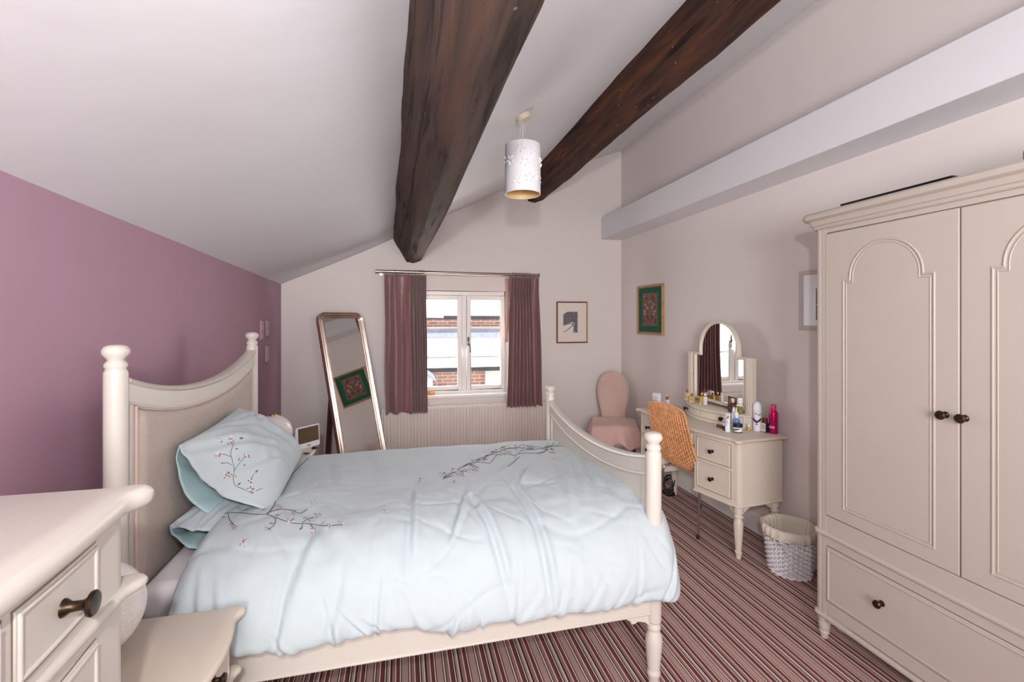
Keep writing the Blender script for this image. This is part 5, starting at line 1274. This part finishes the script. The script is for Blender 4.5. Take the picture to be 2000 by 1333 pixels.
def tap_extra(slab, t, pt):
    slab('maker_tag', .315, .355, .055, .085, .0095, .0112, 'paper')
    rr = random.Random(3)
    pal = ['bluepl', 'goldframe', 'satin_red', 'black', 'rose', 'navy', 'goldframe', 'satin_red', 'paper']
    def disc(cx_, cy_, r_, m, sq=1.0, d=.0142):
        ps = [(cx_ + r_ * math.cos(2 * PI * k / 10), cy_ + r_ * sq * math.sin(2 * PI * k / 10)) for k in range(10)]
        obj('stitched_motif', MB().add([pt(a, b, d) for a, b in ps] + [pt(a, b, d - .001) for a, b in ps], [tuple(range(10)), tuple(range(19, 9, -1))] + [(i, (i + 1) % 10, 10 + (i + 1) % 10, 10 + i) for i in range(10)]), m, t, world=True)
    obj_ = []
    for k in range(22):
        a_, b_, c_ = rr.uniform(.012, .115), rr.uniform(.115, .385), rr.uniform(.006, .014); m_ = rr.choice(['satin_red', 'goldframe', 'exslate', 'darkwood', 'rose', 'woodframe'])
        obj_ += [(.237 - a_, b_, c_, m_, 1), (.237 + a_, b_, c_, m_, 1)]
    for k, (a, b, c_, m, s_) in enumerate(obj_): disc(a, b, c_, m, s_, .0142 + .0001 * k)
picture('framed_embroidery', 'framed embroidered panel with a green mount on the right wall, above the slipper chair end', (XR - .0005, 4.332, 1.338), (0, -1, 0), (-1, 0, 0), .475, .495, .022, 'goldframe', 'green', 'tapestry', (.095, .380, .085, .415), depth=.026, extra=tap_extra, slip='woodframe')
def photos(slab, t, pt):
    slab('photograph', .115, .20, .06, .15, .009, .0112, 'photo'); slab('photograph', .115, .20, .155, .25, .009, .0112, 'photo')
picture('framed_photographs', 'pale grey frame with small stacked photographs, half hidden behind the wardrobe', (XR - .0005, 2.335, 1.430), (0, -1, 0), (-1, 0, 0), .32, .36, .026, 'greyframe', 'whiteplastic', None, None, extra=photos)
for i, (y0_, y1_, z0_, z1_, lab) in enumerate(((4.055, 4.135, 1.325, 1.483, 'narrow pearl mosaic wall panel just above the far headboard post'), (4.205, 4.290, 1.347, 1.483, 'narrow pearl mosaic wall panel nearest the corner, upper of two'), (4.205, 4.290, 1.130, 1.268, 'narrow pearl mosaic wall panel nearest the corner, lower of two'))):
    p_ = thing('wall_panel', lab, 'wall art', (XL, (y0_ + y1_) / 2, z0_), 0, 'pearl panels on the mauve wall')
    obj('backing', MB().box(XL, XL + .012, y0_, y1_, z0_, z1_), 'purple', p_, .002, world=True)
    for k in range(6):
        for j in range(3):
            zz = z0_ + .006 + (z1_ - z0_ - .012) * k / 6; yy = y0_ + .006 + (y1_ - y0_ - .012) * j / 3
            obj('pearl_tile', MB().box(XL + .011, XL + .015 + .001 * ((k + j) % 2), yy + .001, yy + (y1_ - y0_ - .012) / 3 - .002, zz + .001, zz + (z1_ - z0_ - .012) / 6 - .002), 'pearl', p_, world=True)

# ------------------------------------------------------------------ leaning cheval mirror in the far left corner
yaw, tilt = -.7845, .2500
N_ = Vector((math.cos(tilt) * math.cos(yaw), math.cos(tilt) * math.sin(yaw), math.sin(tilt)))
Wv = Vector((-math.sin(yaw), math.cos(yaw), 0)); Uv = N_.cross(Wv)
B0 = Vector((-.266, 4.145, .004)); MW, ML = .493, 1.605
cm_ = thing('cheval_mirror', 'tall champagne gilt standing mirror leaning back in the corner by the window', 'mirror', B0)
def rrect(hw_, z0_, z1_, r_, n=8):
    out = []
    for cx_, cz_, a0 in ((hw_ - r_, z1_ - r_, 0), (-hw_ + r_, z1_ - r_, 90), (-hw_ + r_, z0_ + r_, 180), (hw_ - r_, z0_ + r_, 270)):
        for k in range(n + 1):
            a = R(a0 + 90 * k / n); out.append((cx_ + r_ * math.cos(a), cz_ + r_ * math.sin(a)))
    return out
def m3(a, b, d): return B0 + Wv * a + Uv * b + N_ * d
hwm = MW / 2
pr2 = [(0, -.030), (0, -.004), (.004, .004), (.010, .008), (.016, .004), (.019, .000), (.024, .006), (.031, .011), (.038, .006), (.041, .000), (.046, .004), (.051, .005), (.056, .001), (.060, -.006), (.060, -.030)]
secs = []
base_ = rrect(hwm, 0, ML, .085, 10); cenv = (0, ML / 2)
for o_, d_ in pr2:
    rr_ = rrect(hwm - o_, o_, ML - o_, max(.03, .085 - o_), 10); secs.append([m3(a, b, d_) for a, b in rr_])
obj('frame', MB().loft(secs, True, False, True), 'gilt', cm_, world=True, smooth=50)
gl = rrect(hwm - .055, .055, ML - .055, .034, 10)
obj('mirror_glass', MB().loft([[m3(a, b, -.012) for a, b in gl], [m3(a, b, -.006) for a, b in gl]]), 'mirror', cm_, world=True)
bkq = rrect(hwm - .004, .004, ML - .004, .08, 10)
obj('back_board', MB().loft([[m3(a, b, -.034) for a, b in bkq], [m3(a, b, -.028) for a, b in bkq]]), 'darkwood', cm_, world=True)
for a in (-.17, .17):
    top_ = m3(a, 1.02, -.036); ft = Vector((top_.x, top_.y, 0)) - Vector((N_.x, N_.y, 0)).normalized() * .09 
    s0 = Wv * .022; s1 = (N_ * .010)
    obj('strut', MB().loft([[p + s0 + s1, p - s0 + s1, p - s0 - s1, p + s0 - s1] for p in (top_, Vector((ft.x, ft.y, .0)))]), 'darkwood', cm_, .002, world=True)
